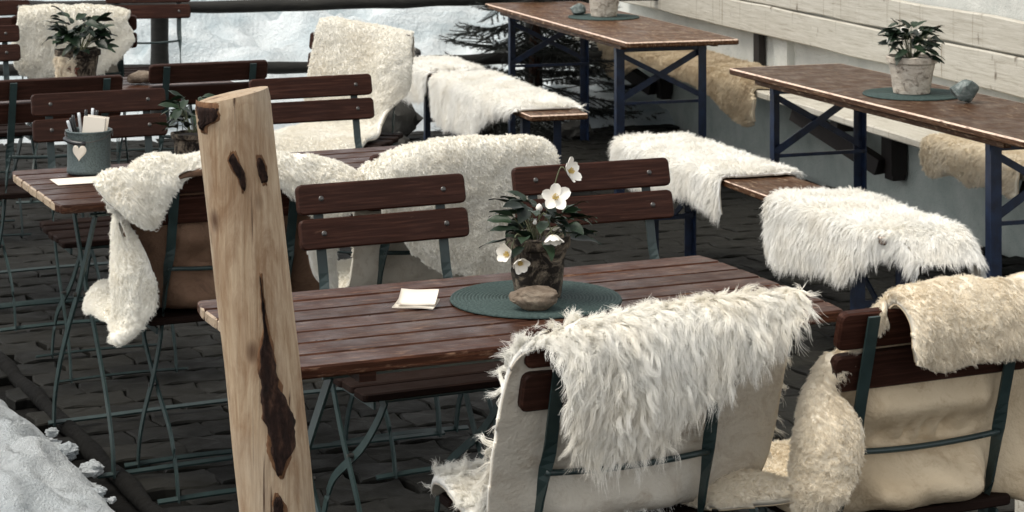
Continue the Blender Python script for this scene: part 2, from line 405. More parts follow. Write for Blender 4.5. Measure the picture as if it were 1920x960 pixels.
PL, PW = .225, .150
def paver_outline():
    pts = []; n = 6
    for k in range(n + 1):
        u = k / n; pts.append((-PL / 2 + PL * u, -PW / 2 + .014 * math.sin(2 * math.pi * u)))
    pts.append((PL / 2 + .014, 0))
    for k in range(n, -1, -1):
        u = k / n; pts.append((-PL / 2 + PL * u, PW / 2 + .014 * math.sin(2 * math.pi * u)))
    pts.append((-PL / 2 + .014, 0))
    return np.array(pts)
def paver_mesh(seed):
    rr = np.random.default_rng(seed); o = paver_outline(); n = len(o)
    o1 = o * np.array([(PL - .0045) / PL, (PW - .0045) / PW]) + rr.normal(0, .0014, o.shape); o0 = o1 * np.array([(PL - .012) / PL, (PW - .012) / PW])
    z0 = rr.normal(0, .0012, n)
    v = [(x, y, -.028) for x, y in o1] + [(x, y, -.0045) for x, y in o1] + [(x, y, z) for (x, y), z in zip(o0, z0)] + [(0, 0, .001)]
    f = [(j * n + k, j * n + (k + 1) % n, (j + 1) * n + (k + 1) % n, (j + 1) * n + k) for j in (0, 1) for k in range(n)]
    f += [(2 * n + k, 2 * n + (k + 1) % n, 3 * n) for k in range(n)]
    return v, f
variants = [paver_mesh(s) for s in range(6)]
places = []
for i in range(-30, 60):
    for j in range(-10, 85):
        p = EX * ((i + .5 * (j % 2)) * PL) + EY * (j * PW) + np.array([-1.0, 3.0])
        if p[1] < 5.2 or (p - KERB0) @ KERBN > -.015 or (p - WALL0) @ WALLN < .10 or (p - FEN0) @ FENN > -.12: continue
        if abs(p[0]) / p[1] > .30: continue
        px, py = 960 + FOC * p[0] / p[1], HORIZON + FOC * HCAM / p[1]
        places.append((p[1], p, -30 < px < 1950 and py < 985))
places.sort(key=lambda q: q[0])
pm = []
for k, (v, f) in enumerate(variants):
    me = bpy.data.meshes.new('paver'); me.from_pydata(v, [], f); me.materials.append(M_PAVER); pm.append(me)
single = 0; SV = []; SF = []; nb = 0
for (d, p, seen) in places:
    k = random.randrange(6); flip = random.random() < .5
    M = TR((p[0], p[1], random.gauss(0, .0013)), random.gauss(0, .003), random.gauss(0, .003), TH + (math.pi if flip else 0) + random.gauss(0, .008))
    if seen and single < 300:
        o = bpy.data.objects.new('paver', pm[k]); COL.objects.link(o); o.parent = ground; o.matrix_basis = M; single += 1
    else:
        v, f = variants[k]; mm = np.array(M); vv = np.array(v) @ mm[:3, :3].T + mm[:3, 3]
        SV.append(vv); SF += [tuple(nb + q for q in fc) for fc in f]; nb += len(vv)
me = bpy.data.meshes.new('far_pavers'); me.from_pydata(np.concatenate(SV).tolist(), [], SF); me.materials.append(M_PAVER)
tag(link('far_pavers', me, None, ground), kind='stuff')

def height_sheet(name, xs, ys, fz, mat, smooth=True, keep=None):
    X, Y = np.meshgrid(xs, ys); Z = fz(X.ravel(), Y.ravel()).reshape(X.shape); nx, ny = len(xs), len(ys)
    v = np.stack([X.ravel(), Y.ravel(), Z.ravel()], 1)
    f = [(j * nx + i, j * nx + i + 1, (j + 1) * nx + i + 1, (j + 1) * nx + i) for j in range(ny - 1) for i in range(nx - 1)]
    if keep is not None:
        kk = keep(v); f = [q for q in f if kk[list(q)].all()]
    me = bpy.data.meshes.new(name); me.from_pydata(v.tolist(), [], f); me.materials.append(mat)
    me.polygons.foreach_set('use_smooth', [smooth] * len(me.polygons))
    return link(name, me, None)

def snow_z(x, y):
    p = np.stack([x, y], 1); q = (p - FEN0) @ FENN                       # distance behind the fence
    P3 = np.stack([x * .9, y * .9, x * 0], 1)
    big = fbm(P3 * .55, 3, 4); lump = 1 - np.abs(fbm(P3 * 2.3, 9, 6)) * 3.2
    block = np.clip(fbm(P3 * np.array([1.1, 2.2, 1]), 21, 3) * 5, -.8, .8)
    rise = np.clip((q + .05) / 2.6, 0, 1); rise = rise * rise * (3 - 2 * rise)
    far = np.clip((q - 2.6) / 60, 0, 1)
    foot = np.clip((q + .45) / .55, 0, 1)
    return -.10 + foot * .16 + rise * (.66 + .26 * block) + .16 * big * np.clip(q + .3, 0, 1) + .13 * lump * np.clip(q + .3, 0, 1) + far * 9
xs = np.concatenate([np.linspace(-60, -5, 30)[:-1], np.arange(-5, 5, .045), np.linspace(5, 60, 30)])
ys = np.concatenate([np.arange(11.2, 19, .045), np.linspace(19, 90, 60)[1:]])
snow_bank = height_sheet('snow_bank', xs, ys, snow_z, M_SNOW, keep=lambda v: ((v[:, :2] - FEN0) @ FENN > -.55) & (((v[:, :2] - WALL0) @ WALLN > -.06) | (v[:, 1] > 14.6)))
tag(snow_bank, 'high lumpy bank of snow rising behind the dark rail fence', kind='structure')

# timber edging of the terrace and the shovelled snow beside it, lower left of the picture
kb = MB(); L = 5.2; npt = 40
for k in range(1): pass
path = [np.append(KERB0 + KERBD * (-2.6 + L * k / npt), -.002 + .006 * math.sin(k * 1.7)) for k in range(npt + 1)]
kb.tube(path, [.024 + .004 * math.sin(k * 2.3) for k in range(npt + 1)], 12)
kerb = kb.build('edging_log', M_SOIL, None, True); tag(kerb, 'dark weathered log edging the pavers beside the shovelled snow', 'edging')
def pile_z(x, y):
    p = np.stack([x, y], 1); q = (p - KERB0) @ KERBN - .10
    P3 = np.stack([x, y, x * 0], 1)
    r = np.clip(q / .34, 0, 1)
    w = np.clip((6.75 - y) / .5, 0, 1)
    return -.09 + (.09 + .135 * np.sqrt(r) + .11 * fbm(P3 * 5, 31, 6) * np.clip(q * 5, .2, 1) + .040 * (1 - np.abs(fbm(P3 * 12, 4, 5)) * 2.4) * np.clip(q * 8, 0, 1)) * w
pile = height_sheet('snow_pile', np.arange(-3.0, -.35, .016), np.arange(4.3, 7.2, .016), pile_z, M_SNOWN, keep=lambda v: (v[:, :2] - KERB0) @ KERBN > .085 + .05 * vnoise(v * 7, 5))
tag(pile, 'shovelled white snow heaped beside the edging log', 'snow', kind='stuff')

def blob(size, seed, sub=3, rough=.22, freq=2.0, flat=0.0, facet=0.0):
    """irregular stone: displaced icosphere, base at z=0"""
    import bmesh
    bm = bmesh.new(); bmesh.ops.create_icosphere(bm, subdivisions=sub, radius=1.0)
    v = np.array([q.co[:] for q in bm.verts]); f = [tuple(x.index for x in fc.verts) for fc in bm.faces]; bm.free()
    n = v / np.linalg.norm(v, axis=1)[:, None]
    r = 1 + rough * fbm(n * freq + seed * 3.1, seed, 4)
    if facet:
        rr = np.random.default_rng(seed); D = rr.normal(size=(14, 3)); D /= np.linalg.norm(D, axis=1)[:, None]
        lim = rr.uniform(.62, .95, 14); dots = n @ D.T
        with np.errstate(divide='ignore'): cut = np.where(dots > .05, lim / np.maximum(dots, .05), 9).min(1)
        r = np.minimum(r, cut * (1 - facet) + cut * facet)
    v = n * r[:, None] * np.array(size) / 2
    v[:, 2] -= v[:, 2].min(); 
    if flat: v[:, 2] = np.maximum(v[:, 2] - flat * size[2], 0)
    return v, f
def stone(name, mat, loc, size, seed, rz=0, label=None, cat='stone', group=None, parent=None, **kw):
    v, f = blob(size, seed, **kw)
    me = bpy.data.meshes.new(name); me.from_pydata(v.tolist(), [], f); smooth_by_angle(me, 28)
    o = link(name, me, mat, parent, TR(loc, 0, 0, rz)); return tag(o, label, cat, group) if label else o
for k, (a, b, s) in enumerate([(-1.115, 5.80, .045), (-1.145, 5.72, .038), (-1.06, 5.66, .022), (-1.30, 6.18, .028), (-1.21, 5.95, .05), (-1.13, 5.90, .02), (-1.07, 5.60, .035), (-1.02, 5.58, .018)]):
    stone('snow_clod', M_SNOWN, (a, b, .015), (s * 1.3, s, s * .9), 40 + k, k, parent=pile, sub=3, rough=.6, freq=3.0)

# ------------------------------------------------------------------ fence and rocks behind the terrace
fence = empty('rail_fence', (FEN0[0], FEN0[1], 0), 0, 'dark weathered wooden rail fence in front of the snow bank', 'fence')
def fpt(t, z, q=0.0): p = FEND * t + FENN * q; return (p[0], p[1], z)
for (z, r, q) in ((.735, .036, -.05), (.385, .034, -.05)):
    rr = np.random.default_rng(int(z * 1000)); n = 34
    MB().tube([fpt(-2 + 6.2 * k / n, z + rr.normal(0, .004) + .012 * math.sin(k * .33), q) for k in range(n + 1)], [r + rr.normal(0, .002) for _ in range(n + 1)], 10).build('rail', M_FENCE, fence, True)
def fence_t(px):      # where the sight line of this picture column crosses the fence
    k = (px - 960) / FOC; return (k * FEN0[1] - FEN0[0]) / (FEND[0] - k * FEND[1])
for px in (300, 1003, -250):
    t0 = fence_t(px); n = 9
    MB().tube([fpt(t0, -.06 + .98 * k / n, .035) for k in range(n + 1)], [.056 - .001 * k + .002 * math.sin(k * 2.1) for k in range(n + 1)], 12).build('post', M_FENCE, fence, True)
rock_spots = [(722, 262, .34, .25, 'large dark rock at the foot of the snow bank'), (748, 285, .16, .09, 'small dark rock in front of the large one by the snow'),
              (905, 250, .30, .14, 'dark rock under the far bench by the snow'), (1080, 258, .22, .10, 'low dark rock under the first long table')]
for k, (px, py, w, h, lab) in enumerate(rock_spots):
    x, y = spot(px, py, 0); stone('rock', M_ROCK, (x, y, -.03), (w, w * .8, h + .03), 60 + k, k * 1.3, lab, 'rock', 'rocks at the edge of the snow', sub=3, rough=.45)
stone('rock', M_ROCK, (*spot(777, 100, .45), .42), (.075, .07, .06), 71, .3, 'small dark stone lying in the snow just above the lower rail', 'rock', 'rocks at the edge of the snow', sub=2, rough=.4)

# ------------------------------------------------------------------ building wall, its bench and backrest boards
def wpt(t, q, z): p = WALL0 + WALLD * t + WALLN * q; return (p[0], p[1], z)   # t along towards the camera, q out from the wall
n = 150; zs = np.concatenate([np.linspace(-.05, 1.1, 70), np.linspace(1.15, 3.2, 10)])
T = np.linspace(-.25, 7.2, 320); TT, ZZ = np.meshgrid(T, zs)
rel = .012 * fbm(np.stack([TT.ravel() * 4, ZZ.ravel() * 4, TT.ravel() * 0], 1), 5, 5) + .02 * np.clip(.2 - ZZ.ravel(), 0, .2)
V = [wpt(a, r, z) for a, z, r in zip(TT.ravel(), ZZ.ravel(), rel)]
nx = len(T); F = [(j * nx + i, j * nx + i + 1, (j + 1) * nx + i + 1, (j + 1) * nx + i) for j in range(len(zs) - 1) for i in range(nx - 1)]
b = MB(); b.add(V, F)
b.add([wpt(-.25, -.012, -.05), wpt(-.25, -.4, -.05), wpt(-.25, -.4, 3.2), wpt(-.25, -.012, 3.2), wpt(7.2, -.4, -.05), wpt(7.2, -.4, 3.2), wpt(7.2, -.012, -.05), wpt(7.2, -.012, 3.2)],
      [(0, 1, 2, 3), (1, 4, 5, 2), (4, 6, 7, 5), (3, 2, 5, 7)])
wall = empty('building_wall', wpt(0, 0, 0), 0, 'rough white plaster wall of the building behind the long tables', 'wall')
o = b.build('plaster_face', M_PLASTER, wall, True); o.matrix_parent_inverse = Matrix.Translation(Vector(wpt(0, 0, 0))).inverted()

wrz = math.atan2(WALLD[1], WALLD[0])
wb = empty('wall_bench', (*wpt(0, 0, 0)[:2], 0), wrz, 'long wall bench of pale boards with a broad board backrest on dark brackets', 'bench')
# local frame: x along the wall towards the camera, -y out from the wall (towards the tables)
def board(name, x0, x1, yc, zc, w, t, flat, parent, seed, mat=M_BOARD):
    """uneven sawn board: flat=True lies as a seat, False stands as a backrest"""
    rr = np.random.default_rng(seed); n = 60; xs_ = np.linspace(x0, x1, n); v = []; f = []
    e0 = w / 2 + .004 * vnoise(np.stack([xs_ * 3, xs_ * 0 + seed, xs_ * 0], 1), seed); e1 = w / 2 + .004 * vnoise(np.stack([xs_ * 3, xs_ * 0 + seed + 7, xs_ * 0], 1), seed)
    be = .006
    for i, x in enumerate(xs_):
        prof = [(-e0[i], -t / 2 + be), (-e0[i] + be, -t / 2), (e1[i] - be, -t / 2), (e1[i], -t / 2 + be), (e1[i], t / 2 - be), (e1[i] - be, t / 2), (-e0[i] + be, t / 2), (-e0[i], t / 2 - be)]
        for (a, h) in prof: v.append((x, yc + a, zc + h) if flat else (x, yc + h, zc + a))
    for i in range(n - 1):
        for k in range(8): f.append((8 * i + k, 8 * i + (k + 1) % 8, 8 * i + 8 + (k + 1) % 8, 8 * i + 8 + k))
    f += [tuple(range(8)), tuple(reversed(range(8 * n - 8, 8 * n)))]
    return MB().add(v, f).build(name, mat, parent)
SEAT_Q = .36
board('seat_board', -.1, 7.1, -(SEAT_Q - .085), .435, .17, .035, True, wb, 3)
board('seat_board', -.1, 7.1, -(SEAT_Q - .265), .437, .17, .035, True, wb, 4)
board('backrest_board', -.05, 7.1, -.062, .735, .155, .032, False, wb, 5)
board('backrest_board', -.05, 7.1, -.058, .890, .140, .030, False, wb, 6)
for k, px in enumerate((1257, 1693, 2200)):
    kx = (px - 960) / FOC; tt = (kx * WALL0[1] - WALL0[0]) / (WALLD[0] - kx * WALLD[1])
    br = MB().box((tt, -.045, .29), (.105, .075, .25)).box((tt, -.04, .155), (.085, .06, .03))
    bo = br.build('bracket_post', M_DARKWOOD, wb)
    MB().beam((tt - .50, -SEAT_Q + .05, .392), (tt - .02, -.10, .195), .060, .075).build('brace', M_DARKWOOD, wb)
    MB().beam((tt - .002, -SEAT_Q + .02, .392), (tt - .002, -.012, .392), .075, .042).build('seat_bearer', M_DARKWOOD, wb)
for px in (1432, 2050, 1150):
    kx = (px - 960) / FOC; tt = (kx * WALL0[1] - WALL0[0]) / (WALLD[0] - kx * WALLD[1])
    MB().box((tt, -.026, .70), (.075, .034, .50)).build('backrest_post', M_DARKWOOD, wb)
kx = (1475 - 960) / FOC; tt = (kx * WALL0[1] - WALL0[0]) / (WALLD[0] - kx * WALLD[1])
o = MB().add([wpt(tt + a, q, z) for a in (-.085, .085) for q in (-.02, .035) for z in (.455, .655)], [(0, 1, 3, 2), (4, 6, 7, 5), (0, 4, 5, 1), (2, 3, 7, 6), (0, 2, 6, 4), (1, 5, 7, 3)]).build('plaster_pier', M_PLASTER, wall)
o.matrix_parent_inverse = Matrix.Translation(Vector(wpt(0, 0, 0))).inverted()

# ------------------------------------------------------------------ young fir tree behind the fence
fx, fy = spot(1000, 175, .25); fy += .35; fx = (1000 - 960) / FOC * fy
fir = empty('fir_tree', (fx, fy, .1), 0, 'young dark fir tree growing behind the rail fence', 'tree')
MB().tube([(0, 0, -.3), (.01, 0, .5), (0, .01, 1.5), (0, 0, 2.3)], [.035, .03, .018, .004], 8).build('trunk', M_BARK, fir, True)
def fir_branch(seed, L):
    rr = np.random.default_rng(seed); b = MB(); tw = []
    main = [(L * u, 0, -.18 * L * u + .16 * L * u * u) for u in np.linspace(0, 1, 7)]
    tw.append(main)
    for k in range(7):
        u = .22 + .1 * k
        for s in (-1, 1):
            l = L * (.42 - .28 * u); p0 = np.array([L * u, 0, -.18 * L * u + .16 * L * u * u])
            tw.append([tuple(p0 + np.array([l * w * .72, s * l * w * .7, -.12 * l * w]) ) for w in np.linspace(0, 1, 4)])
    for path in tw:
        b.tube(path, list(np.linspace(.0045, .0015, len(path))), 4, False)
        P = np.array(path); seg = np.linalg.norm(P[-1] - P[0]); nn = int(seg / .0028)
        for q in range(nn):
            u = (q + rr.random()) / nn; i = min(int(u * (len(P) - 1)), len(P) - 2); w = u * (len(P) - 1) - i
            c = P[i] * (1 - w) + P[i + 1] * w; T = P[i + 1] - P[i]; T = T / np.linalg.norm(T)
            dv = rr.normal(size=3); dv -= (dv @ T) * T; dv /= np.linalg.norm(dv); dv = dv * .8 + T * .6 + np.array([0, 0, .15]); dv /= np.linalg.norm(dv)
            sd = np.cross(dv, T); sd /= np.linalg.norm(sd) + 1e-9; ln = rr.uniform(.018, .027)
            b.add([c + sd * .0019, c - sd * .0019, c + dv * ln], [(0, 1, 2)])
    return b.mesh('branch')
bms = [fir_branch(k, .60) for k in range(4)]
for k in range(110):
    z = .0 + .014 * k + random.uniform(-.02, .02); sc = max(.12, 1.12 - z / 2.1)
    link('branch', bms[k % 4], M_NEEDLE, fir, TR((0, 0, z), 0, random.uniform(-.35, .45), k * 2.4 + random.uniform(-.3, .3), sc))

fx, fy = .42, 13.05
sap = empty('fir_tree', (fx, fy, -.05), 0, 'low dark fir sapling behind the far long table', 'tree')
MB().tube([(0, 0, -.2), (.01, 0, .3), (0, .01, .7), (0, 0, .95)], [.02, .016, .01, .003], 8).build('trunk', M_BARK, sap, True)
for k in range(60):
    z = .02 + .0135 * k + random.uniform(-.02, .02); sc = max(.12, 1.0 - z / 1.05) * .95
    link('branch', bms[k % 4], M_NEEDLE, sap, TR((0, 0, z), 0, random.uniform(-.4, .3), k * 2.4 + random.uniform(-.3, .3), sc))
# ------------------------------------------------------------------ folding garden chairs
TAN15 = math.tan(R(15))
def backy(z): return (.87 - z) * TAN15
def spline(pts, n):
    """Catmull-Rom through pts"""
    P = np.array(pts, float); P = np.vstack([2 * P[0] - P[1], P, 2 * P[-1] - P[-2]]); m = len(P) - 3; out = []
    for u in np.linspace(0, m - 1e-9, n):
        i = int(u); w = u - i; a, b, c, d = P[i:i + 4]
        out.append(.5 * (2 * b + (c - a) * w + (2 * a - 5 * b + 4 * c - d) * w ** 2 + (3 * b - a - 3 * c + d) * w ** 3))
    return np.array(out)
def make_chair():
    root = empty('folding_chair')
    # two curved back slats, front face forward (+y); the plank is made flat and stood up
    for k, zc in enumerate((.8335, .752)):
        sl = MB().plank(.445, .0735, .019, .014, .0035, 3)
        sl.bend(lambda x, y, z: (x, -z + .34 * x * x * .35, y))          # stand up: board y -> z
        o = sl.build('back_slat', M_SLAT, root); o.matrix_basis = TR((0, backy(zc) + .013, zc), R(15))
        for s in (-1, 1):
            bo = MB().lathe([(0, .004), (.0045, .0035), (.0075, .001), (.008, -.001)], 10).bend(lambda x, y, z: (x, z, -y)).build('bolt', M_BOLT, o, True)
            bo.location = (s * .162, .0105 + .34 * .162 ** 2 * .35, 0)
            bo = MB().lathe([(0, .004), (.0045, .0035), (.006, .001), (.006, -.001)], 8).bend(lambda x, y, z: (x, -z, y)).build('bolt', M_BOLT, o, True)
            bo.location = (s * .162, -.0160 + .34 * .162 ** 2 * .35, 0)
    for k in range(5):
        sl = MB().plank(.43 - .01 * (k == 0), .068, .019, .012, .0035, 3); y = .118 + .076 * k
        sl.build('seat_slat', M_SEAT, root).location = (0, y, .452 + .004 * abs(k - 2) - .006 * (k == 4))
    for s in (-1, 1):
        up = spline([(s * .162, backy(z) - .004, z) for z in (.862, .80, .70, .64)] + [(s * .166, backy(.585), .585), (s * .168, .112, .46), (s * .168, .142, .39), (s * .168, .205, .29), (s * .168, .290, .185), (s * .168, .343, .10), (s * .168, .362, .04), (s * .168, .366, .008)], 34)
        wd = []
        for q in up:
            a = max(0, min(1, (.66 - q[2]) / .12)) * math.pi / 2
            wd.append((math.cos(a), -math.sin(a) * .97, -.25 * math.sin(a)))
        wd = [(w[0], w[1], w[2]) if q[2] > .5 else (0, .7, .7) if q[2] > .12 else (0, 1, 0) for w, q in zip(wd, up)]
        MB().sweep(up, [.024 if q[2] > .6 else .021 for q in up], .005, wd).build('leg', M_GREEN, root)
        lb = spline([(s * .152, .435, .438), (s * .152, .385, .38), (s * .152, .295, .30), (s * .152, .195, .235), (s * .152, .095, .17), (s * .152, .045, .10), (s * .152, .022, .04), (s * .152, .018, .008)], 24)
        MB().sweep(lb, .021, .005, [(0, -.6, .7) if q[2] > .12 else (0, 1, 0) for q in lb]).build('leg', M_GREEN, root)
        MB().beam((s * .185, .10, .434), (s * .185, .45, .434), .006, .016).build('seat_rail', M_GREEN, root)
        bo = MB().lathe([(0, .012), (.006, .010), (.006, -.012), (0, -.012)], 8).bend(lambda x, y, z: (z, x, y)).build('pivot_bolt', M_BOLT, root); bo.location = (s * .160, .235, .262)
    xs_ = np.linspace(-.165, .165, 11)
    MB().tube([(x, backy(.60) - .004 + .008 * (1 - (x / .165) ** 2), .60 - .010 * (1 - (x / .165) ** 2)) for x in xs_], .0058, 8).build('back_rod', M_GREEN, root, True)
    for y in (.366, .018):
        MB().sweep([(x, y, .016 + .004 * math.cos(x * 9)) for x in np.linspace(-.205, .205, 9)], .014, .006, [(0, 1, .5)] * 9).build('foot_bar', M_GREEN, root)
    MB().tube([(-.15, .425, .436), (.15, .425, .436)], .005, 6).build('seat_rod', M_GREEN, root)
    return root

AWAY, FACE = TH, TH + math.pi
chair_list = {
 'W': (.238, 3.88, AWAY, 'brown slatted folding chair under the shaggy long-haired white skin'),
 'T': (.800, 4.01, AWAY + .01, 'brown slatted folding chair carrying the puffy beige skin, front right'),
 'F1': (-.334, 5.43, FACE + .02, 'bare folding chair behind the paper napkin, its two brown slats facing us'),
 'F2': (.196, 5.70, FACE - .02, 'bare folding chair directly behind the white flowers of the middle table'),
 'E': (-.711, 5.66, AWAY, 'folding chair with brown hide behind the log post, wool rolled at its side'),
 'G': (-.165, 5.87, AWAY, 'folding chair hidden under a thick curly cream skin, behind the napkin chair'),
 'F3': (-1.37, 7.22, FACE, 'bare folding chair behind the bucket of pens, slats facing us'),
 'F4': (-.71, 7.63, FACE, 'bare folding chair in front of the tall upright cream skin, slats facing us'),
 'R3a': (-1.56, 7.56, AWAY, 'dark folding chair seen from behind, just beyond the bucket chair'),
 'R3b': (-1.11, 8.05, AWAY - .04, 'dark folding chair seen from behind, above the half-hidden plant by the post'),
 'K': (-.63, 9.20, R(165.5), 'folding chair wholly covered by the tall upright cream skin'),
 'M': (-2.37, 9.50, FACE, 'folding chair cut by the picture edge, lower of the two at the far left'),
 'N': (-2.62, 10.85, FACE + .05, 'folding chair cut by the top left corner, farther of the two there'),
 'H': (-2.01, 10.02, AWAY - .35, 'wide dark folding chair with a pale skin, behind the plant with a star'),
 'P': (-1.94, 11.65, FACE - .22, 'far folding chair standing alone in front of the snow and fence post'),
}
CH = {}
proto = None
for key, (x, y, rz, lab) in chair_list.items():
    o = make_chair() if proto is None else copy_tree(proto)
    if proto is None: proto = o
    o.location = (x, y, 0); o.rotation_euler = (0, 0, rz)
    if key == 'H': o.scale = (1.28, 1, 1)
    tag(o, lab, 'chair', 'brown slatted folding chairs with green steel frames'); CH[key] = (x, y, rz)
def cl(key, p):
    """chair-local point to world"""
    x, y, rz = CH[key]; c, s = math.cos(rz), math.sin(rz)
    return (x + c * p[0] - s * p[1], y + s * p[0] + c * p[1], p[2])

# ------------------------------------------------------------------ folding garden tables
TL, TW = 1.22, .63
def make_table():
    root = empty('folding_table'); n = 7; w = TW / n
    for k in range(n):
        r = .028 if k in (0, n - 1) else .006
        sl = MB().plank(TL, w - .006, .024, .008, .004, 3)
        if k in (0, n - 1):          # outer boards have their outer corners rounded off
            s = -1 if k == 0 else 1
            sl.bend(lambda x, y, z: (x - math.copysign(max(0, .030 - math.sqrt(max(0, .030 ** 2 - max(0, s * y - (w / 2 - .033)) ** 2))), x) if abs(x) > TL / 2 - .04 and s * y > w / 2 - .033 else x, y, z))
        sl.build('table_slat', M_TOP, root).location = (random.uniform(-.002, .002), -TW / 2 + w * (k + .5), .738 + random.uniform(-.001, .001))
    for s in (-1, 1):
        MB().box((s * .44, 0, .715), (.034, TW - .05, .022)).build('batten', M_SLAT, root)
        for q in (-1, 1):
            xo = s * .44 + q * .014 + s * .03
            leg = spline([(xo, q * .205, .702), (xo, q * .10, .57), (xo, q * .01, .455), (xo, -q * .10, .34), (xo, -q * .215, .20), (xo, -q * .275, .09), (xo, -q * .285, .01)], 20)
            MB().sweep(leg, .025, .006, [(0, 1, q * .6)] * len(leg)).build('leg', M_GREEN, root)
            bo = MB().lathe([(0, .012), (.007, .010), (.007, -.012), (0, -.012)], 8).bend(lambda x, y, z: (z, x, y)).build('pivot_bolt', M_BOLT, root); bo.location = (xo, 0, .445)
    for q in (-1, 1):
        MB().sweep([(x, q * .285, .022 + .003 * math.cos(x * 6)) for x in np.linspace(-.50, .50, 9)], .014, .006, [(0, 1, .4)] * 9).build('foot_bar', M_GREEN, root)
        MB().tube([(-.5, q * .205, .699), (.5, q * .205, .699)], .006, 6).build('hinge_rod', M_GREEN, root)
    return root
def table_at(far_left, rz, lab, src=None):
    c, s = math.cos(rz), math.sin(rz)
    o = make_table() if src is None else copy_tree(src)
    o.location = (far_left[0] + c * TL / 2 + s * TW / 2, far_left[1] + s * TL / 2 - c * TW / 2, 0); o.rotation_euler = (0, 0, rz)
    return tag(o, lab, 'table', 'brown slatted folding tables')
t1 = table_at((-.672, 4.585), R(24.0), 'brown slatted folding table with the flower pot and napkin, in the middle')
t2 = table_at((-1.452, 6.30), R(24.8), 'brown slatted folding table that carries the bucket of pens', t1)
t3 = table_at((-2.33, 8.30), R(24.0), 'brown slatted folding table under the plant with a star', t1)

# ------------------------------------------------------------------ beer tables and benches
def make_beer_table(L, W, near_left, direc, lab):
    """near_left = near corner of the far end; direc points towards the camera"""
    D = np.array(direc) / np.linalg.norm(direc); rz = math.atan2(D[1], D[0])
    N = np.array([-D[1], D[0]])                 # local +y: towards the wall
    c = np.array(near_left) + D * L / 2 + N * W / 2
    root = empty('beer_table', (c[0], c[1], 0), rz, lab, 'table', 'long worn beer tables with blue legs')
    MB().plank(L, W, .026, .018, .005, 3).build('tabletop', M_BEER, root).location = (0, 0, .737)
    for s in (-1, 1):
        MB().box((0, s * (W / 2 - .05), .712), (L - .36, .028, .024)).build('batten', M_BEER, root)
        xl = s * (L / 2 - .30)
        for q in (-1, 1):
            yl = q * (W / 2 - .055)
            leg = MB().box((xl, yl, .355), (.036, .005, .70)).box((xl + s * .0155, yl - q * .020, .355), (.005, .036, .70))
            leg.build('leg', M_BLUE, root)
        MB().box((xl, 0, .69), (.03, W - .10, .03)).build('end_rail', M_BLUE, root)
        MB().beam((xl - s * .012, -(W / 2 - .06), .43), (xl - s * .012, W / 2 - .06, .43), .010, .014).build('crossbar', M_BLUE, root)
        MB().beam((xl - s * .004, -(W / 2 - .06), .44), (xl - s * .004, W / 2 - .06, .68), .006, .030).build('cross_brace', M_BLUE, root)
        MB().beam((xl + s * .010, -(W / 2 - .06), .67), (xl + s * .010, W / 2 - .06, .45), .006, .024).build('cross_brace', M_BLUE, root)
    return root
BD = np.array([.66, -1.87]); BD /= np.linalg.norm(BD)
make_beer_table(2.2, .52, (.885, 8.97), BD, 'long worn beer table with a birch pot and stone, nearer to the wall boards')
AD = np.array([.68, -2.2]); AD /= np.linalg.norm(AD)
A_R = np.array([.525, 10.0])
make_beer_table(2.3, .56, A_R - AD * 2.3, AD, 'long worn beer table cut by the top edge of the picture')

BENCH = {}
def make_bench(key, near_left, direc, lab, L=2.2, W=.27):
    D = np.array(direc) / np.linalg.norm(direc); rz = math.atan2(D[1], D[0]); N = np.array([-D[1], D[0]])
    c = np.array(near_left) + D * L / 2 + N * W / 2
    root = empty('beer_bench', (c[0], c[1], 0), rz, lab, 'bench', 'narrow beer benches with blue legs')
    MB().plank(L, W, .027, .014, .005, 3).build('seat_board', M_BEER, root).location = (0, 0, .4565)
    for s in (-1, 1):
        xl = s * (L / 2 - .27)
        for q in (-1, 1):
            yl = q * (W / 2 - .045)
            MB().box((xl, yl, .222), (.034, .005, .444)).box((xl + s * .0145, yl - q * .018, .222), (.005, .032, .444)).build('leg', M_BLUE, root)
        MB().box((xl - s * .006, 0, .20), (.006, W - .10, .022)).build('crossbar', M_BLUE, root)
        MB().box((xl, 0, .434), (.05, W - .05, .016)).build('end_rail', M_BLUE, root)
        MB().beam((xl - s * .014, .0, .21), (xl - s * .34, .0, .435), .022, .006, (0, 1, 0)).build('strut', M_BLUE, root)
    BENCH[key] = (np.array(near_left), D, N, W)
    return root
make_bench('D', (.42, 8.85), (.33, -.944), 'narrow beer bench with two white skins, in front of the birch pot table')
make_bench('C', (-.58, 11.69), (.30, -.95), 'narrow far beer bench by the snow, its near end bare wood')
def bl(key, t, w, z):
    o, D, N, W = BENCH[key]; p = o + D * t + N * w; return (p[0], p[1], z)

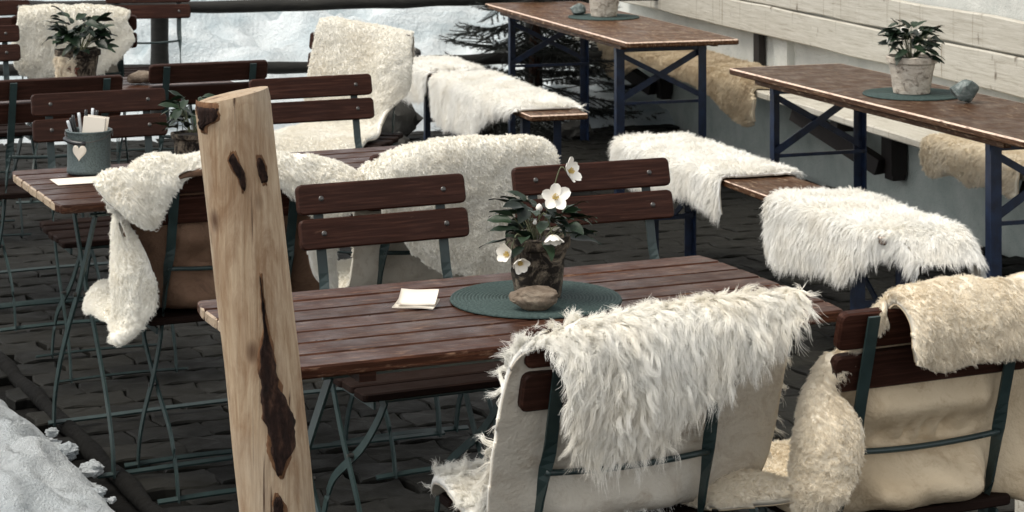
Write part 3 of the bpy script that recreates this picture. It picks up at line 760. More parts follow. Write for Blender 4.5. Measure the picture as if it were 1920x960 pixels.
# ------------------------------------------------------------------ log posts
def log_post(name, base, lean, h, r, label, seed, seg=40, rings=80, top_tilt=(0, 0), mat=M_LOG):
    root = empty(name, (base[0], base[1], -.05), 0, label, 'post')
    zz = np.linspace(0, h + .05, rings); an = np.linspace(0, 2 * math.pi, seg, endpoint=False); v = []; f = []
    for z in zz:
        for a in an:
            nrm = np.array([math.cos(a), math.sin(a), 0])
            rr = r * (1 + .05 * float(vnoise(np.array([[nrm[0] * 1.3, nrm[1] * 1.3, z * 2.2]]), seed)[0]) + .018 * float(vnoise(np.array([[nrm[0] * 4, nrm[1] * 4, z * 7]]), seed + 1)[0]))
            if z > h + .035: rr *= 1 - (z - h - .035) * 2.5
            v.append((lean[0] * (z - .05) + rr * nrm[0], lean[1] * (z - .05) + rr * nrm[1], z + (z / h) ** 8 * (top_tilt[0] * nrm[0] + top_tilt[1] * nrm[1])))
    for j in range(rings - 1):
        for k in range(seg): f.append((j * seg + k, j * seg + (k + 1) % seg, (j + 1) * seg + (k + 1) % seg, (j + 1) * seg + k))
    top = len(v); v.append((lean[0] * h, lean[1] * h, h + .05)); f += [((rings - 1) * seg + k, (rings - 1) * seg + (k + 1) % seg, top) for k in range(seg)]
    o = MB().add(v, f).build('log', mat, root, True); smooth_by_angle(o.data, 50)
    def surf(a, z, off=.002):
        nrm = np.array([math.cos(a), math.sin(a), 0])
        rr = r * (1 + .05 * float(vnoise(np.array([[nrm[0] * 1.3, nrm[1] * 1.3, z * 2.2]]), seed)[0]) + .018 * float(vnoise(np.array([[nrm[0] * 4, nrm[1] * 4, z * 7]]), seed + 1)[0])) + off
        return (lean[0] * (z - .05) + rr * nrm[0], lean[1] * (z - .05) + rr * nrm[1], z)
    return root, surf
POST_X0, POST_LEAN = -.346, (-.1104, .0)
post, psurf = log_post('log_post', (POST_X0, 3.80), POST_LEAN, 1.279, .0655, 'leaning peeled log post with patches of dark bark, standing in front', 5, top_tilt=(.010, .0))
def bark_patch(outline, seed, parent=post, grow=0.0, name='bark_patch', mat=M_BARK, thick=.0055):
    """outline: list of (u_left, u_right, z) from top to bottom; u = -1..1 across the face of the log seen from the camera"""
    O = np.array(outline); span = O[0, 2] - O[-1, 2]; O[0, 2] += grow * .12; O[-1, 2] -= grow * .12
    n = max(16, int(span / .006)); m = 17; zt = np.linspace(O[0, 2], O[-1, 2], n); v = []; f = []
    q = np.stack([zt * 38, zt * 0 + seed, zt * 0], 1); e1 = fbm(q, seed, 4); e2 = fbm(q + 31, seed + 2, 4)
    for i, z in enumerate(zt):
        l = np.interp(-z, -O[:, 2], O[:, 0]); r_ = np.interp(-z, -O[:, 2], O[:, 1]); wd = r_ - l
        l += (.07 + .14 * wd) * e1[i] - grow * (.6 + e2[i]); r_ += (.07 + .14 * wd) * e2[i] + grow * (.6 + e1[i])
        if r_ < l + .02: l, r_ = (l + r_) / 2 - .01, (l + r_) / 2 + .01
        for k in range(m):
            u = l + (r_ - l) * k / (m - 1); a = -math.pi / 2 + math.asin(max(-.995, min(.995, u)))
            e = min(i, n - 1 - i, k, m - 1 - k); off = -.0020 + (.0015 + thick) * min(1, e / 1.5) + random.uniform(-.0012, .0014) * (e > 0)
            v.append(psurf(a, z + .05, off))
    for i in range(n - 1):
        for k in range(m - 1): f.append((i * m + k, (i + 1) * m + k, (i + 1) * m + k + 1, i * m + k + 1))
    o = MB().add(v, f).build(name, mat, parent, True)
    if grow == 0 and span > .03: bark_patch(outline, seed + 40, parent, .055, 'inner_bark', M_INNER, .0022)
    return o
def pz(py): return HCAM - (py - HORIZON) * 3.735 / FOC
bark_patch([(.335, .345, pz(515)), (.32, .35, pz(590)), (.24, .40, pz(630)), (.08, .52, pz(665)), (.04, .60, pz(730)), (.06, .76, pz(800)), (.10, .68, pz(850)), (.18, .42, pz(885)), (.27, .30, pz(897))], 1)
bark_patch([(-.86, -.25, pz(201)), (-.90, -.24, pz(212)), (-.82, -.28, pz(226)), (-.80, -.60, pz(238)), (-.76, -.68, pz(250))], 2)
bark_patch([(.02, .06, pz(285)), (-.14, .12, pz(300)), (-.10, .18, pz(318)), (.06, .22, pz(335)), (.12, .20, pz(350)), (.15, .17, pz(360))], 3)
bark_patch([(.60, .64, pz(296)), (.56, .72, pz(312)), (.64, .74, pz(335)), (.66, .70, pz(348))], 4)
bark_patch([(.18, .22, pz(928)), (.05, .35, pz(945)), (-.05, .40, pz(985))], 5)
sx, sy = 1.215, 5.05
log_post('log_post', (sx, sy), (0, .0), .700, .052, 'short grey log post beyond the beige skin, at the picture edge', 9, 20, 30, mat=M_BOARD)
# ------------------------------------------------------------------ sheepskins
def cr_matrix(n, m):
    """n control points -> m samples, Catmull-Rom weights"""
    Wt = np.zeros((m, n))
    for r_, u in enumerate(np.linspace(0, n - 1 - 1e-9, m)):
        i = int(u); w = u - i
        k = [.5 * (-w + 2 * w * w - w ** 3), .5 * (2 - 5 * w * w + 3 * w ** 3), .5 * (w + 4 * w * w - 3 * w ** 3), .5 * (-w * w + w ** 3)]
        for q, kk in zip(range(i - 1, i + 3), k):
            if q < 0: Wt[r_, 0] += 2 * kk; Wt[r_, 1] -= kk
            elif q >= n: Wt[r_, n - 1] += 2 * kk; Wt[r_, n - 2] -= kk
            else: Wt[r_, q] += kk
    return Wt

def strands(parent, name, mat, P, N, uvm, L, cell, k_clump, comb, stand, curl, turns, npt, rad, seed, lift=0.0, droop=.5, flow=.5, lenvar=.35, bias=(0, 0, 0)):
    """wool fibres as curves. P roots, N normals, uvm metric surface coordinates for locks"""
    rr = np.random.default_rng(seed); n = len(P); bias = np.array(bias)
    jit = rr.uniform(-.35, .35, (n, 2)) * cell
    cid = np.floor((uvm + jit) / cell).astype(np.int64); cid -= cid.min(0); key = cid[:, 0] * (cid[:, 1].max() + 1) + cid[:, 1]
    _, inv = np.unique(key, return_inverse=True); inv = inv.ravel(); nc = inv.max() + 1
    cnt = np.bincount(inv, minlength=nc)[:, None]
    cm = lambda A: np.stack([np.bincount(inv, A[:, i], nc) for i in range(3)], 1) / cnt
    CP = cm(P); CN = cm(N); CN /= np.linalg.norm(CN, axis=1)[:, None] + 1e-9
    g = np.array([0, 0, -1.0]); 
    wob = np.stack([vnoise(CP * 14 + 3, seed), vnoise(CP * 14 + 40, seed + 1), vnoise(CP * 14 + 80, seed + 2)], 1)
    tdir = g * comb + bias + wob * flow + rr.normal(0, .35 * flow, (nc, 3))
    tdir -= (tdir * CN).sum(1)[:, None] * CN
    D = CN * stand + tdir; D /= np.linalg.norm(D, axis=1)[:, None] + 1e-9
    S = np.cross(D, CN + .01); S /= np.linalg.norm(S, axis=1)[:, None] + 1e-9; B = np.cross(D, S)
    cl_ = L * rr.uniform(1 - lenvar, 1 + lenvar, nc); ph = rr.uniform(0, 6.28, nc); ca = curl * rr.uniform(.5, 1.4, nc); tn = turns * rr.uniform(.7, 1.3, nc)
    sl = rr.uniform(.62, 1.08, n); k_i = k_clump * rr.uniform(.75, 1.05, n)
    stray = rr.normal(0, 1, (n, 3)) * L * .10
    out = np.zeros((n, npt, 3))
    for j in range(npt):
        t_ = j / (npt - 1); tt = sl * t_; Lc = cl_[inv]
        path = D[inv] * (Lc * tt)[:, None] + g * (droop * Lc * tt ** 2)[:, None]
        an = ph[inv] + tn[inv] * 6.283 * tt
        path += (S[inv] * np.cos(an)[:, None] + B[inv] * np.sin(an)[:, None] * .6 - S[inv] * np.cos(ph[inv])[:, None] - B[inv] * np.sin(ph[inv])[:, None] * .6) * (ca[inv] * Lc * np.sqrt(tt + 1e-6))[:, None]
        out[:, j] = CP[inv] + (P - CP[inv]) * (1 - k_i * t_ ** .8)[:, None] + path + stray * t_ ** 2 + N * lift
    hc = bpy.data.hair_curves.new(name)
    hc.add_curves([npt] * n)
    hc.attributes['position'].data.foreach_set('vector', out.astype(np.float32).ravel())
    ra = hc.attributes.get('radius') or hc.attributes.new('radius', 'FLOAT', 'POINT')
    prof = np.linspace(1, .18, npt); rads = (rr.uniform(.7, 1.25, n)[:, None] * rad * prof[None, :]).astype(np.float32)
    ra.data.foreach_set('value', rads.ravel())
    return link(name, hc, mat, parent)

STY = {  # shell thickness, lump size, lump amplitude, per-m2 fibres, fibre kwargs
 'shag':  dict(h=.008, lump=.03, amp=.004, dens=300000, fib=dict(L=.039, cell=.0105, k_clump=.72, comb=.70, stand=.36, curl=.10, turns=1.2, npt=8, rad=.00046, droop=.35, flow=.85)),
 'long':  dict(h=.005, lump=.03, amp=.003, dens=190000, fib=dict(L=.030, cell=.0070, k_clump=.60, comb=.95, stand=.38, curl=.05, turns=.8, npt=6, rad=.00052, droop=.35, flow=.6)),
 'lamb':  dict(h=.014, lump=.017, amp=.0055, dens=300000, fib=dict(L=.0085, cell=.0055, k_clump=.5, comb=.2, stand=1.0, curl=.3, turns=1.0, npt=3, rad=.00042, droop=.2, flow=.8)),
 'plush': dict(h=.020, lump=.026, amp=.006, dens=300000, fib=dict(L=.010, cell=.006, k_clump=.45, comb=.3, stand=1.0, curl=.2, turns=.8, npt=3, rad=.00042, droop=.2, flow=.8)),
}
def sheepskin(label, ctrl, style, wool, hide, seed, flip=-1, NU=110, NV=140, wrinkle=.008, ragged=.10, power=9.0, group=None, hthick=1.0, dens=1.0, fib=None, deform=None):
    C = np.array(ctrl, float)                                  # (nu, nv, 3)
    G = np.einsum('ui,vj,ijk->uvk', cr_matrix(C.shape[0], NU), cr_matrix(C.shape[1], NV), C)
    if deform is not None: G = deform(G)
    base = G.mean((0, 1)); base[2] = G[..., 2].min()
    def normals(G):
        du = np.gradient(G, axis=0); dv = np.gradient(G, axis=1); n = np.cross(du, dv) * flip
        return n / (np.linalg.norm(n, axis=2)[..., None] + 1e-9)
    Nn = normals(G)
    fl = lambda A: A.reshape(-1, 3)
    G = G + Nn * (wrinkle * fbm(fl(G) * 9 + seed, seed, 3).reshape(NU, NV))[..., None]
    Nn = normals(G)
    for _ in range(3):                                          # smooth the normals
        Nn[1:-1, 1:-1] = (Nn[1:-1, 1:-1] * 2 + Nn[2:, 1:-1] + Nn[:-2, 1:-1] + Nn[1:-1, 2:] + Nn[1:-1, :-2]) / 6
        Nn /= np.linalg.norm(Nn, axis=2)[..., None] + 1e-9
    U, Vv = np.meshgrid(np.linspace(-1, 1, NU), np.linspace(-1, 1, NV), indexing='ij')
    rag = fbm(np.stack([U.ravel() * 3.1, Vv.ravel() * 3.1, U.ravel() * 0 + seed], 1), seed + 3, 4).reshape(NU, NV)
    edge = 1.0 - ragged * .5 + ragged * rag - (np.abs(U) ** power + np.abs(Vv) ** power) ** (1 / power)   # >0 inside
    du = np.linalg.norm(np.gradient(G, axis=0), axis=2); dv = np.linalg.norm(np.gradient(G, axis=1), axis=2)
    su = np.cumsum(du, 0); sv = np.cumsum(dv, 1)
    ok = edge > 0; idx = -np.ones((NU, NV), int)
    quad = ok[:-1, :-1] & ok[1:, :-1] & ok[1:, 1:] & ok[:-1, 1:]
    used = np.zeros((NU, NV), bool)
    for a in (0, 1):
        for b_ in (0, 1): used[a:NU - 1 + a, b_:NV - 1 + b_] |= quad
    idx[used] = np.arange(used.sum()); n0 = used.sum()
    Q = np.argwhere(quad)
    q4 = np.stack([idx[Q[:, 0], Q[:, 1]], idx[Q[:, 0] + 1, Q[:, 1]], idx[Q[:, 0] + 1, Q[:, 1] + 1], idx[Q[:, 0], Q[:, 1] + 1]], 1)
    if flip < 0: q4 = q4[:, ::-1]
    ed = {}
    for q in q4:
        for k in range(4): ed[(q[k], q[(k + 1) % 4])] = 1
    border = [(a, b_) for (a, b_) in ed if (b_, a) not in ed]
    X = G[used]; XN = Nn[used]; S = STY[style]
    def solid(lo, hi, name, mat, parent, sm=True):
        v = np.concatenate([hi, lo]); f = [tuple(q) for q in q4] + [tuple(n0 + k for k in q[::-1]) for q in q4] + [(b_, a, n0 + a, n0 + b_) for a, b_ in border]
        me = bpy.data.meshes.new(name); me.from_pydata((v - base).tolist(), [], f); me.polygons.foreach_set('use_smooth', [sm] * len(f))
        return link(name, me, mat, parent)
    root = empty('sheepskin', base, 0, label, 'sheepskin', group or 'sheepskins laid over the seats')
    solid(X - XN * .0035, X - XN * .0002, 'hide', hide, root)
    e = np.clip(edge[used] / .10, 0, 1); e = np.sqrt(e * (2 - e))
    warp = X + .5 * S['lump'] * np.stack([vnoise(X / S['lump'] * .7 + q, seed + q) for q in (1, 2, 3)], 1)
    lump = S['amp'] * ((1 - np.clip(cells(warp / S['lump'], seed), 0, 1) * 1.2) * .8 + 1.1 * (.5 - np.abs(fbm(warp / S['lump'] * 1.1, seed + 4, 3))) + 1.3 * fbm(X / S['lump'] * .28, seed + 6, 2))
    top = X + XN * ((S['h'] * hthick + lump) * e + .0012)[:, None]
    w = solid(X + XN * .0001, top, 'wool', wool, root)
    fa = np.linalg.norm(np.cross(top[q4[:, 2]] - top[q4[:, 0]], top[q4[:, 3]] - top[q4[:, 1]]), axis=1) / 2
    rr = np.random.default_rng(seed); nf = int(fa.sum() * S['dens'] * dens)
    pick = rr.choice(len(q4), nf, p=fa / fa.sum()); a, b_ = rr.random(nf)[:, None], rr.random(nf)[:, None]
    bil = lambda A: (A[q4[pick, 0]] * (1 - a) + A[q4[pick, 1]] * a) * (1 - b_) + (A[q4[pick, 3]] * (1 - a) + A[q4[pick, 2]] * a) * b_
    uvm = np.stack([su[used], sv[used]], 1)
    kw = dict(S['fib']); kw.update(fib or {})
    st = strands(w, 'wool_fibres', wool, bil(top) - base, bil(XN), bil(uvm), seed=seed, **kw); tag(st, kind='stuff')
    return root

def chair_skin(key, cols, **kw):
    """cols: list of columns from left to right; each a list of chair-local points from the seat front over the top to the end of the flap"""
    return [[cl(key, p) for p in c] for c in cols]

def puff(key, amp=1.0, fold=1.0):
    """leather bulging back between the uprights above and below the rod of a chair"""
    x0, y0, rz = CH[key]; c, s_ = math.cos(rz), math.sin(rz)
    def f(G):
        lx = (G[..., 0] - x0) * c + (G[..., 1] - y0) * s_; ly = -(G[..., 0] - x0) * s_ + (G[..., 1] - y0) * c; z = G[..., 2]
        on = (np.abs(ly - (.87 - z) * TAN15 - .03) < .03) * np.clip((.165 - np.abs(lx)) / .05, 0, 1) * (z < .74)
        b = .040 * np.exp(-((z - .672) / .034) ** 2) + .068 * np.exp(-((z - .512) / .045) ** 2) - fold * .009 * np.sin(lx * 95 + 3 * np.sin(lx * 21)) * np.exp(-((z - .618) / .022) ** 2) + fold * .009 * np.sin(lx * 40 + z * 60) * (z < .6)
        d = -amp * b * on
        G = G.copy(); G[..., 0] += -s_ * d; G[..., 1] += c * d
        return G
    return f
def lay(x, xs, flap, seat=(.50, .44), bump=0.0):
    """standard column on a chair back. x: dict or number per row; flap: end height behind the back"""
    r0 = [(seat[0], seat[1]), (.44, .487), (.28, .478), (.145, .49), (backy(.60) + .030, .60), (backy(.75) + .030, .75), (.030, .865), (-.004, .890), (-.034, .862)]
    fe = [(-.040 , .862 + (flap - .862) * .5), (-.034, flap)]
    return [(xx, y, z + bump) for xx, (y, z) in zip(xs, r0 + fe)]

# shaggy white skin, chair W.  rows: 0..3 seat, 4..6 front of the back, 7 ridge, 8..10 flap behind
cols = [
 lay(0, [-.22, -.225, -.235, -.25, -.262, -.26, -.245, -.205, -.180, -.168, -.155], .660),
 lay(0, [-.20, -.20, -.20, -.20, -.20, -.20, -.18, -.15, -.14, -.135, -.125], .635),
 lay(0, [-.10, -.10, -.10, -.10, -.10, -.10, -.09, -.07, -.065, -.065, -.07], .630),
 lay(0, [0, 0, 0, 0, 0, 0, .01, .03, .03, .02, .005], .655),
 lay(0, [.10, .10, .10, .10, .10, .10, .11, .14, .135, .115, .075], .715),
 lay(0, [.20, .20, .20, .21, .22, .22, .23, .25, .235, .195, .145], .765),
 lay(0, [.28, .28, .28, .30, .33, .335, .335, .340, .315, .265, .205], .815)]
cols = [[(x, y, z - (.010 if k in (6, 7, 8) else 0)) for k, (x, y, z) in enumerate(c)] for c in cols]
cols[6] = [(x, y, z + (.014 if k in (7, 8) else 0)) for k, (x, y, z) in enumerate(cols[6])]
for q, dz in ((0, .040), (1, .022), (2, .016), (3, .010)): cols[q] = [(x, y, z - (dz if k in (6, 7, 8) else dz * .5 if k == 9 else 0)) for k, (x, y, z) in enumerate(cols[q])]
sheepskin('shaggy white skin with long curling locks flopped over the front chair', chair_skin('W', cols), 'shag', M_WSHAG, M_HIDE, 3, wrinkle=.009, ragged=.05, power=12, deform=puff('W', .35), fib=dict(bias=(.30, -.62, 0)))

# puffy beige skin, chair T
def low(c): return [(x, .130 if k == 3 else y, .472 if k == 3 else z) for k, (x, y, z) in enumerate(c)]
cols = [
 [(-.37, .46, .40), (-.375, .38, .44), (-.375, .20, .480), (-.245, .025, .535), (-.180, .010, .580), (-.160, .004, .650), (-.195, .070, .730), (-.13, .030, .855), (-.12, -.004, .885), (-.118, -.046, .855), (-.115, -.05, .775)],
 [(-.31, .48, .44), (-.32, .42, .49), (-.32, .26, .515), (-.255, .045, .535), (-.255, .020, .580), (-.248, .030, .655), (-.212, .080, .740), (-.11, .020, .875), (-.095, -.006, .889), (-.09, -.046, .852), (-.09, -.05, .765)],
 [(-.22, .50, .44), (-.22, .44, .487), (-.22, .28, .478), (-.245, .10, .49), (-.238, .085, .60), (-.225, .075, .70), (-.185, .055, .79), (-.085, .010, .885), (-.06, -.020, .888), (-.055, -.047, .85), (-.055, -.05, .757)],
 low(lay(0, [-.08, -.08, -.08, -.08, -.08, -.08, -.06, -.03, -.01, -.01, -.01], .758)),
 low(lay(0, [.05, .05, .05, .05, .05, .05, .06, .08, .09, .09, .09], .762)),
 low(lay(0, [.16, .16, .16, .16, .17, .17, .17, .18, .18, .18, .18], .755)),
 [(x, .07 if k == 3 else y, .445 if k == 3 else z) for k, (x, y, z) in enumerate(lay(0, [.27, .27, .27, .27, .28, .28, .27, .28, .28, .28, .27], .76))],
 [(x, .04 if k == 3 else y, .420 if k == 3 else z) for k, (x, y, z) in enumerate(lay(0, [.36, .36, .36, .36, .37, .37, .36, .36, .36, .36, .35], .76))]]
sheepskin('puffy beige skin draped over the front right chair, leather side out below', chair_skin('T', cols), 'plush', M_WBEIGE, M_HIDEB, 5, NU=150, NV=200, wrinkle=.010, ragged=.05, power=12, hthick=.85, deform=puff('T', 1.0), fib=dict(L=.0085))

# curly cream skin with brown leather, chair E
def wrap(seatx, rows): return rows
cols = [
 [(-.29, .42, .40), (-.30, .30, .44), (-.305, .17, .45), (-.30, .03, .46), (-.205, .00, .52), (-.215, .00, .62), (-.265, .02, .72), (-.33, .02, .78), (-.375, -.01, .835), (-.34, -.05, .79), (-.285, -.055, .735)],
 [(-.27, .48, .42), (-.28, .40, .47), (-.28, .26, .47), (-.305, .05, .44), (-.275, .015, .50), (-.275, .015, .62), (-.295, .03, .73), (-.32, .02, .81), (-.315, -.01, .868), (-.29, -.05, .80), (-.25, -.055, .725)],
 lay(0, [-.24, -.24, -.24, -.25, -.28, -.29, -.27, -.25, -.23, -.225, -.215], .735),
 lay(0, [-.12, -.12, -.12, -.12, -.14, -.14, -.14, -.14, -.14, -.15, -.17], .850),
 lay(0, [-.02, -.02, -.02, -.02, -.02, -.02, -.02, -.02, -.02, -.02, -.02], .872),
 lay(0, [.08, .08, .08, .08, .08, .08, .08, .09, .09, .09, .09], .82),
 lay(0, [.18, .18, .18, .18, .18, .18, .18, .20, .20, .20, .19], .72),
 [(.26, .48, .42), (.27, .40, .47), (.27, .26, .47), (.28, .12, .48), (.27, .06, .60), (.26, .05, .74), (.28, .02, .83), (.31, -.01, .868), (.31, -.05, .84), (.29, -.05, .76), (.25, -.05, .71)],
 [(.28, .42, .40), (.30, .30, .44), (.30, .17, .45), (.28, .03, .50), (.20, .0, .56), (.19, .0, .66), (.27, .02, .75), (.335, -.0, .835), (.345, -.03, .84), (.33, -.05, .79), (.29, -.05, .74)]]
for k, dz in ((2, .008), (3, .006), (4, .006), (5, .016), (6, .030), (7, .045), (8, .050)): cols[k] = [(x, y, z - (dz if q in (6, 7, 8) else 0)) for q, (x, y, z) in enumerate(cols[k])]
sheepskin('curly cream skin with brown leather behind the log post, its side rolled outwards', chair_skin('E', cols), 'lamb', M_WCREAM, M_HIDEBR, 9, NU=190, NV=240, wrinkle=.008, ragged=.05, power=14, hthick=.8, deform=puff('E', .7))

# curly cream skin, chair G
cols = [
 lay(0, [-.26, -.26, -.26, -.26, -.25, -.25, -.25, -.25, -.25, -.23, -.22], .68),
 lay(0, [-.18, -.18, -.18, -.18, -.18, -.18, -.18, -.18, -.18, -.17, -.165], .65),
 lay(0, [-.08, -.08, -.08, -.08, -.08, -.08, -.08, -.08, -.08, -.09, -.10], .57),
 lay(0, [.03, .03, .03, .03, .03, .03, .03, .03, .03, .03, .02], .52),
 lay(0, [.13, .13, .13, .13, .13, .13, .13, .13, .13, .14, .14], .50),
 lay(0, [.22, .22, .22, .22, .22, .22, .22, .23, .24, .25, .26], .50),
 lay(0, [.28, .28, .28, .28, .28, .28, .29, .30, .31, .33, .34], .51)]
cols[0] = [(x, y, z - (.075 if k in (7, 8) else .05 if k == 6 else 0)) for k, (x, y, z) in enumerate(cols[0])]
cols[1] = [(x, y, z - (.035 if k in (7, 8) else .02 if k == 6 else 0)) for k, (x, y, z) in enumerate(cols[1])]
cols[6] = [(x, y, z - (.03 if k in (7, 8) else 0)) for k, (x, y, z) in enumerate(cols[6])]
for k in range(2, 6): cols[k] = [(x, y, z - (.006 if q in (7, 8) else 0)) for q, (x, y, z) in enumerate(cols[k])]
sheepskin('thick curly cream skin hung over a chair back behind the white flowers', chair_skin('G', cols), 'lamb', M_WCREAM, M_HIDE, 13, NU=150, NV=230, wrinkle=.010, ragged=.06, power=10, hthick=.75)

# tall cream skin, chair K (faces the camera; local +x is picture left)
def front(xs, top=.90, seat=.62):
    r0 = [(seat, .42), (.50, .475), (.30, .478), (.15, .50), (.115, .62), (.075, .75), (.035, top - .03), (-.004, top), (-.04, top - .04), (-.04, .75)]
    return [(x, y, z) for x, (y, z) in zip(xs, r0)]
cols = [front([.38, .36, .28, .22, .22, .21, .20, .19, .18, .17], .915),
        front([.24, .24, .18, .15, .14, .13, .12, .11, .10, .10], .912),
        front([.10, .10, .06, .05, .04, .03, .02, .02, .02, .02], .898),
        front([-.02, -.02, -.06, -.06, -.06, -.06, -.07, -.07, -.07, -.07], .885),
        [(-.12, .60, .42), (-.12, .48, .475), (-.14, .30, .478), (-.14, .16, .52), (-.16, .135, .635), (-.165, .11, .75), (-.16, .06, .84), (-.16, .0, .872), (-.16, -.04, .83), (-.16, -.04, .72)],
        [(-.16, .55, .42), (-.17, .45, .48), (-.17, .30, .485), (-.16, .18, .56), (-.24, .09, .64), (-.25, .07, .74), (-.235, .035, .825), (-.225, -.02, .862), (-.22, -.05, .82), (-.21, -.05, .70)]]
sheepskin('tall upright cream skin on a chair in front of the snow', chair_skin('K', [c[::1] for c in cols][::-1]), 'plush', m_wool('pale_short_wool', (.87, .85, .79), (.70, .62, .48), .4, 5), M_HIDE, 17, NU=90, NV=120, wrinkle=.006, ragged=.04, power=14, hthick=.45)

# pale skin, chair H (seen from behind)
cols = [lay(0, [x * .8 for _ in range(7)] + [x, x, x2, x3], fl) for x, x2, x3, fl in ((-.24, -.28, -.27, .60), (-.14, -.16, -.16, .57), (0, 0, .02, .57), (.14, .16, .15, .58), (.26, .30, .20, .66))]
cols[-1] = [(x, y, z - (.02 if k in (7, 8) else 0)) for k, (x, y, z) in enumerate(cols[-1])]
sheepskin('pale short-wool skin on the far chair behind the plant with a star', chair_skin('H', [[(x * 1.05, y, z) for x, y, z in c] for c in cols]), 'plush', M_WCREAM, M_HIDE, 19, NU=90, NV=120, wrinkle=.010, ragged=.10, power=9, hthick=.9)

# ---- skins on the benches: columns (t, near drop, far drop), t metres from the far end of the bench
ZB = .472
def bench_skin(key, cols, W=.27):
    out = []
    for (t, nd, fd, *k) in cols:
        sh = k[0] if k else 0.0; zo = k[1] if len(k) > 1 else 0.0; wo = k[2] if len(k) > 2 else 0.0
        rows = [(-.020, ZB - nd, sh), (-.024, ZB - nd * .66, sh * .66), (-.022, ZB - nd * .3, sh * .3), (-.008, ZB + .003, 0), (.07, ZB + .008, 0), (.19, ZB + .008, 0), (W + .006, ZB + .003, 0), (W + .022, ZB - fd * .4, 0), (W + .022, ZB - fd, 0)]
        out.append([bl(key, t + s, max(w, w * .2 + wo) if wo else w, z + zo * (1 if 2 < i < 7 else .8)) for i, (w, z, s) in enumerate(rows)])
    return out
sheepskin('white long-wool skin on the bench behind the flower chair', bench_skin('D', [(.03, .05, .06), (.18, .13, .10), (.40, .13, .10), (.62, .11, .10), (.80, .10, .08), (.94, .115, .05, .01), (1.06, .135, .02, .02)]), 'long', M_WWHITE, M_HIDE, 23, flip=1, wrinkle=.005, ragged=.05, power=14)
sheepskin('white long-wool skin at the near end of the bench, drooping over its end', bench_skin('D', [(1.45, .20, .03, -.04), (1.56, .225, .05), (1.70, .19, .06), (1.86, .165, .06), (2.00, .17, .07), (2.11, .11, .08, 0, 0, .0), (2.19, .06, .09, 0, .0, .03), (2.25, .05, .10, 0, -.03, .06), (2.30, .06, .10, 0, -.09, .08)]), 'long', M_WWHITE, M_HIDE, 29, flip=1, wrinkle=.006, ragged=.05, power=14)
sheepskin('white long-wool skin at the far end of the bench by the snow', bench_skin('C', [(-.06, .14, .06), (.08, .16, .06), (.25, .16, .06), (.42, .14, .06), (.56, .12, .05)]), 'long', M_WWHITE, M_HIDE, 31, flip=1, NU=54, NV=70, wrinkle=.006, ragged=.10, power=9)
sheepskin('white long-wool skin hanging low from the middle of the far bench', bench_skin('C', [(.62, .20, .05), (.85, .22, .06), (1.10, .22, .06), (1.38, .20, .05), (1.60, .10, .04), (1.85, .03, .03), (2.08, .015, .02)]), 'long', M_WWHITE, M_HIDE, 37, flip=1, NU=60, NV=70, wrinkle=.006, ragged=.10, power=9)

# ---- skins on the wall bench: t along the wall from its far end, q out from the wall
ZW = .456
def wall_t(px, q):
    k = (px - 960) / FOC; o = WALL0 + WALLN * q; return (k * o[1] - o[0]) / (WALLD[0] - k * WALLD[1])
def wall_skin(cols):
    out = []
    for (px, drop, back) in cols:
        t = wall_t(px, SEAT_Q)
        rows = [(SEAT_Q + .022, ZW - drop), (SEAT_Q + .026, ZW - drop * .6), (SEAT_Q + .024, ZW - drop * .25), (SEAT_Q + .008, ZW + .004), (SEAT_Q - .10, ZW + .010), (SEAT_Q - .22, ZW + .012), (SEAT_Q - back, ZW + .03)]
        out.append([wpt(t, q, z) for q, z in rows])
    return out
sheepskin('long tan skin on the wall bench behind the farther beer table', wall_skin([(1128, .10, .27), (1165, .17, .28), (1215, .05, .29), (1265, .05, .29), (1310, .05, .29), (1350, .10, .29), (1385, .17, .28), (1428, .20, .27)]), 'plush', M_WTAN, M_HIDEB, 41, flip=1, fib=dict(L=.014, cell=.010, k_clump=.5), NU=110, NV=70, wrinkle=.008, ragged=.08, power=10)
sheepskin('small beige skin hanging from the wall bench under the birch pot table', wall_skin([(1742, .10, .20), (1768, .13, .22), (1800, .09, .22), (1835, .12, .22), (1880, .09, .22), (1930, .12, .22)]), 'plush', M_WBEIGE, M_HIDEB, 43, flip=1, fib=dict(L=.013, cell=.010, k_clump=.5), NU=80, NV=60, wrinkle=.006, ragged=.08, power=10)
# ------------------------------------------------------------------ pots, plants, mats, stones, small things
def leaf_mesh(L, W, fold=.25, droop=.3, name='leaf'):
    n = 7; v = []; f = []
    for i in range(n):
        u = i / (n - 1); w = W / 2 * math.sin(math.pi * min(1, u * .92 + .06)) ** .8 * (1 - .25 * u)
        for s in (-1, -.5, 0, .5, 1):
            v.append((s * w, L * u, fold * w * abs(s) - droop * L * u * u + .03 * L * math.sin(u * 9 + s)))
    for i in range(n - 1):
        for k in range(4): f.append((i * 5 + k, i * 5 + k + 1, (i + 1) * 5 + k + 1, (i + 1) * 5 + k))
    me = MB().add(v, f).mesh(name, True); me.materials.append(M_LEAF); return me
LEAVES = [leaf_mesh(.058, .036, .3, .25), leaf_mesh(.048, .032, .35, .2), leaf_mesh(.066, .034, .25, .45)]
def petal_mesh(L=.024, W=.023):
    n = 6; v = []; f = []
    for i in range(n):
        u = i / (n - 1); w = W / 2 * (math.sin(math.pi * (.12 + .80 * u)) ** .7) * (1 - .15 * (u > .9))
        for s in (-1, -.5, 0, .5, 1):
            v.append((s * w, .003 + L * u, .30 * L * u * u + .12 * w * s * s * 6 * u + (.04 * L if s == 0 else 0) * u))
    for i in range(n - 1):
        for k in range(4): f.append((i * 5 + k, i * 5 + k + 1, (i + 1) * 5 + k + 1, (i + 1) * 5 + k))
    me = MB().add(v, f).mesh('petal', True); me.materials.append(M_PETAL); return me
PETAL = petal_mesh()
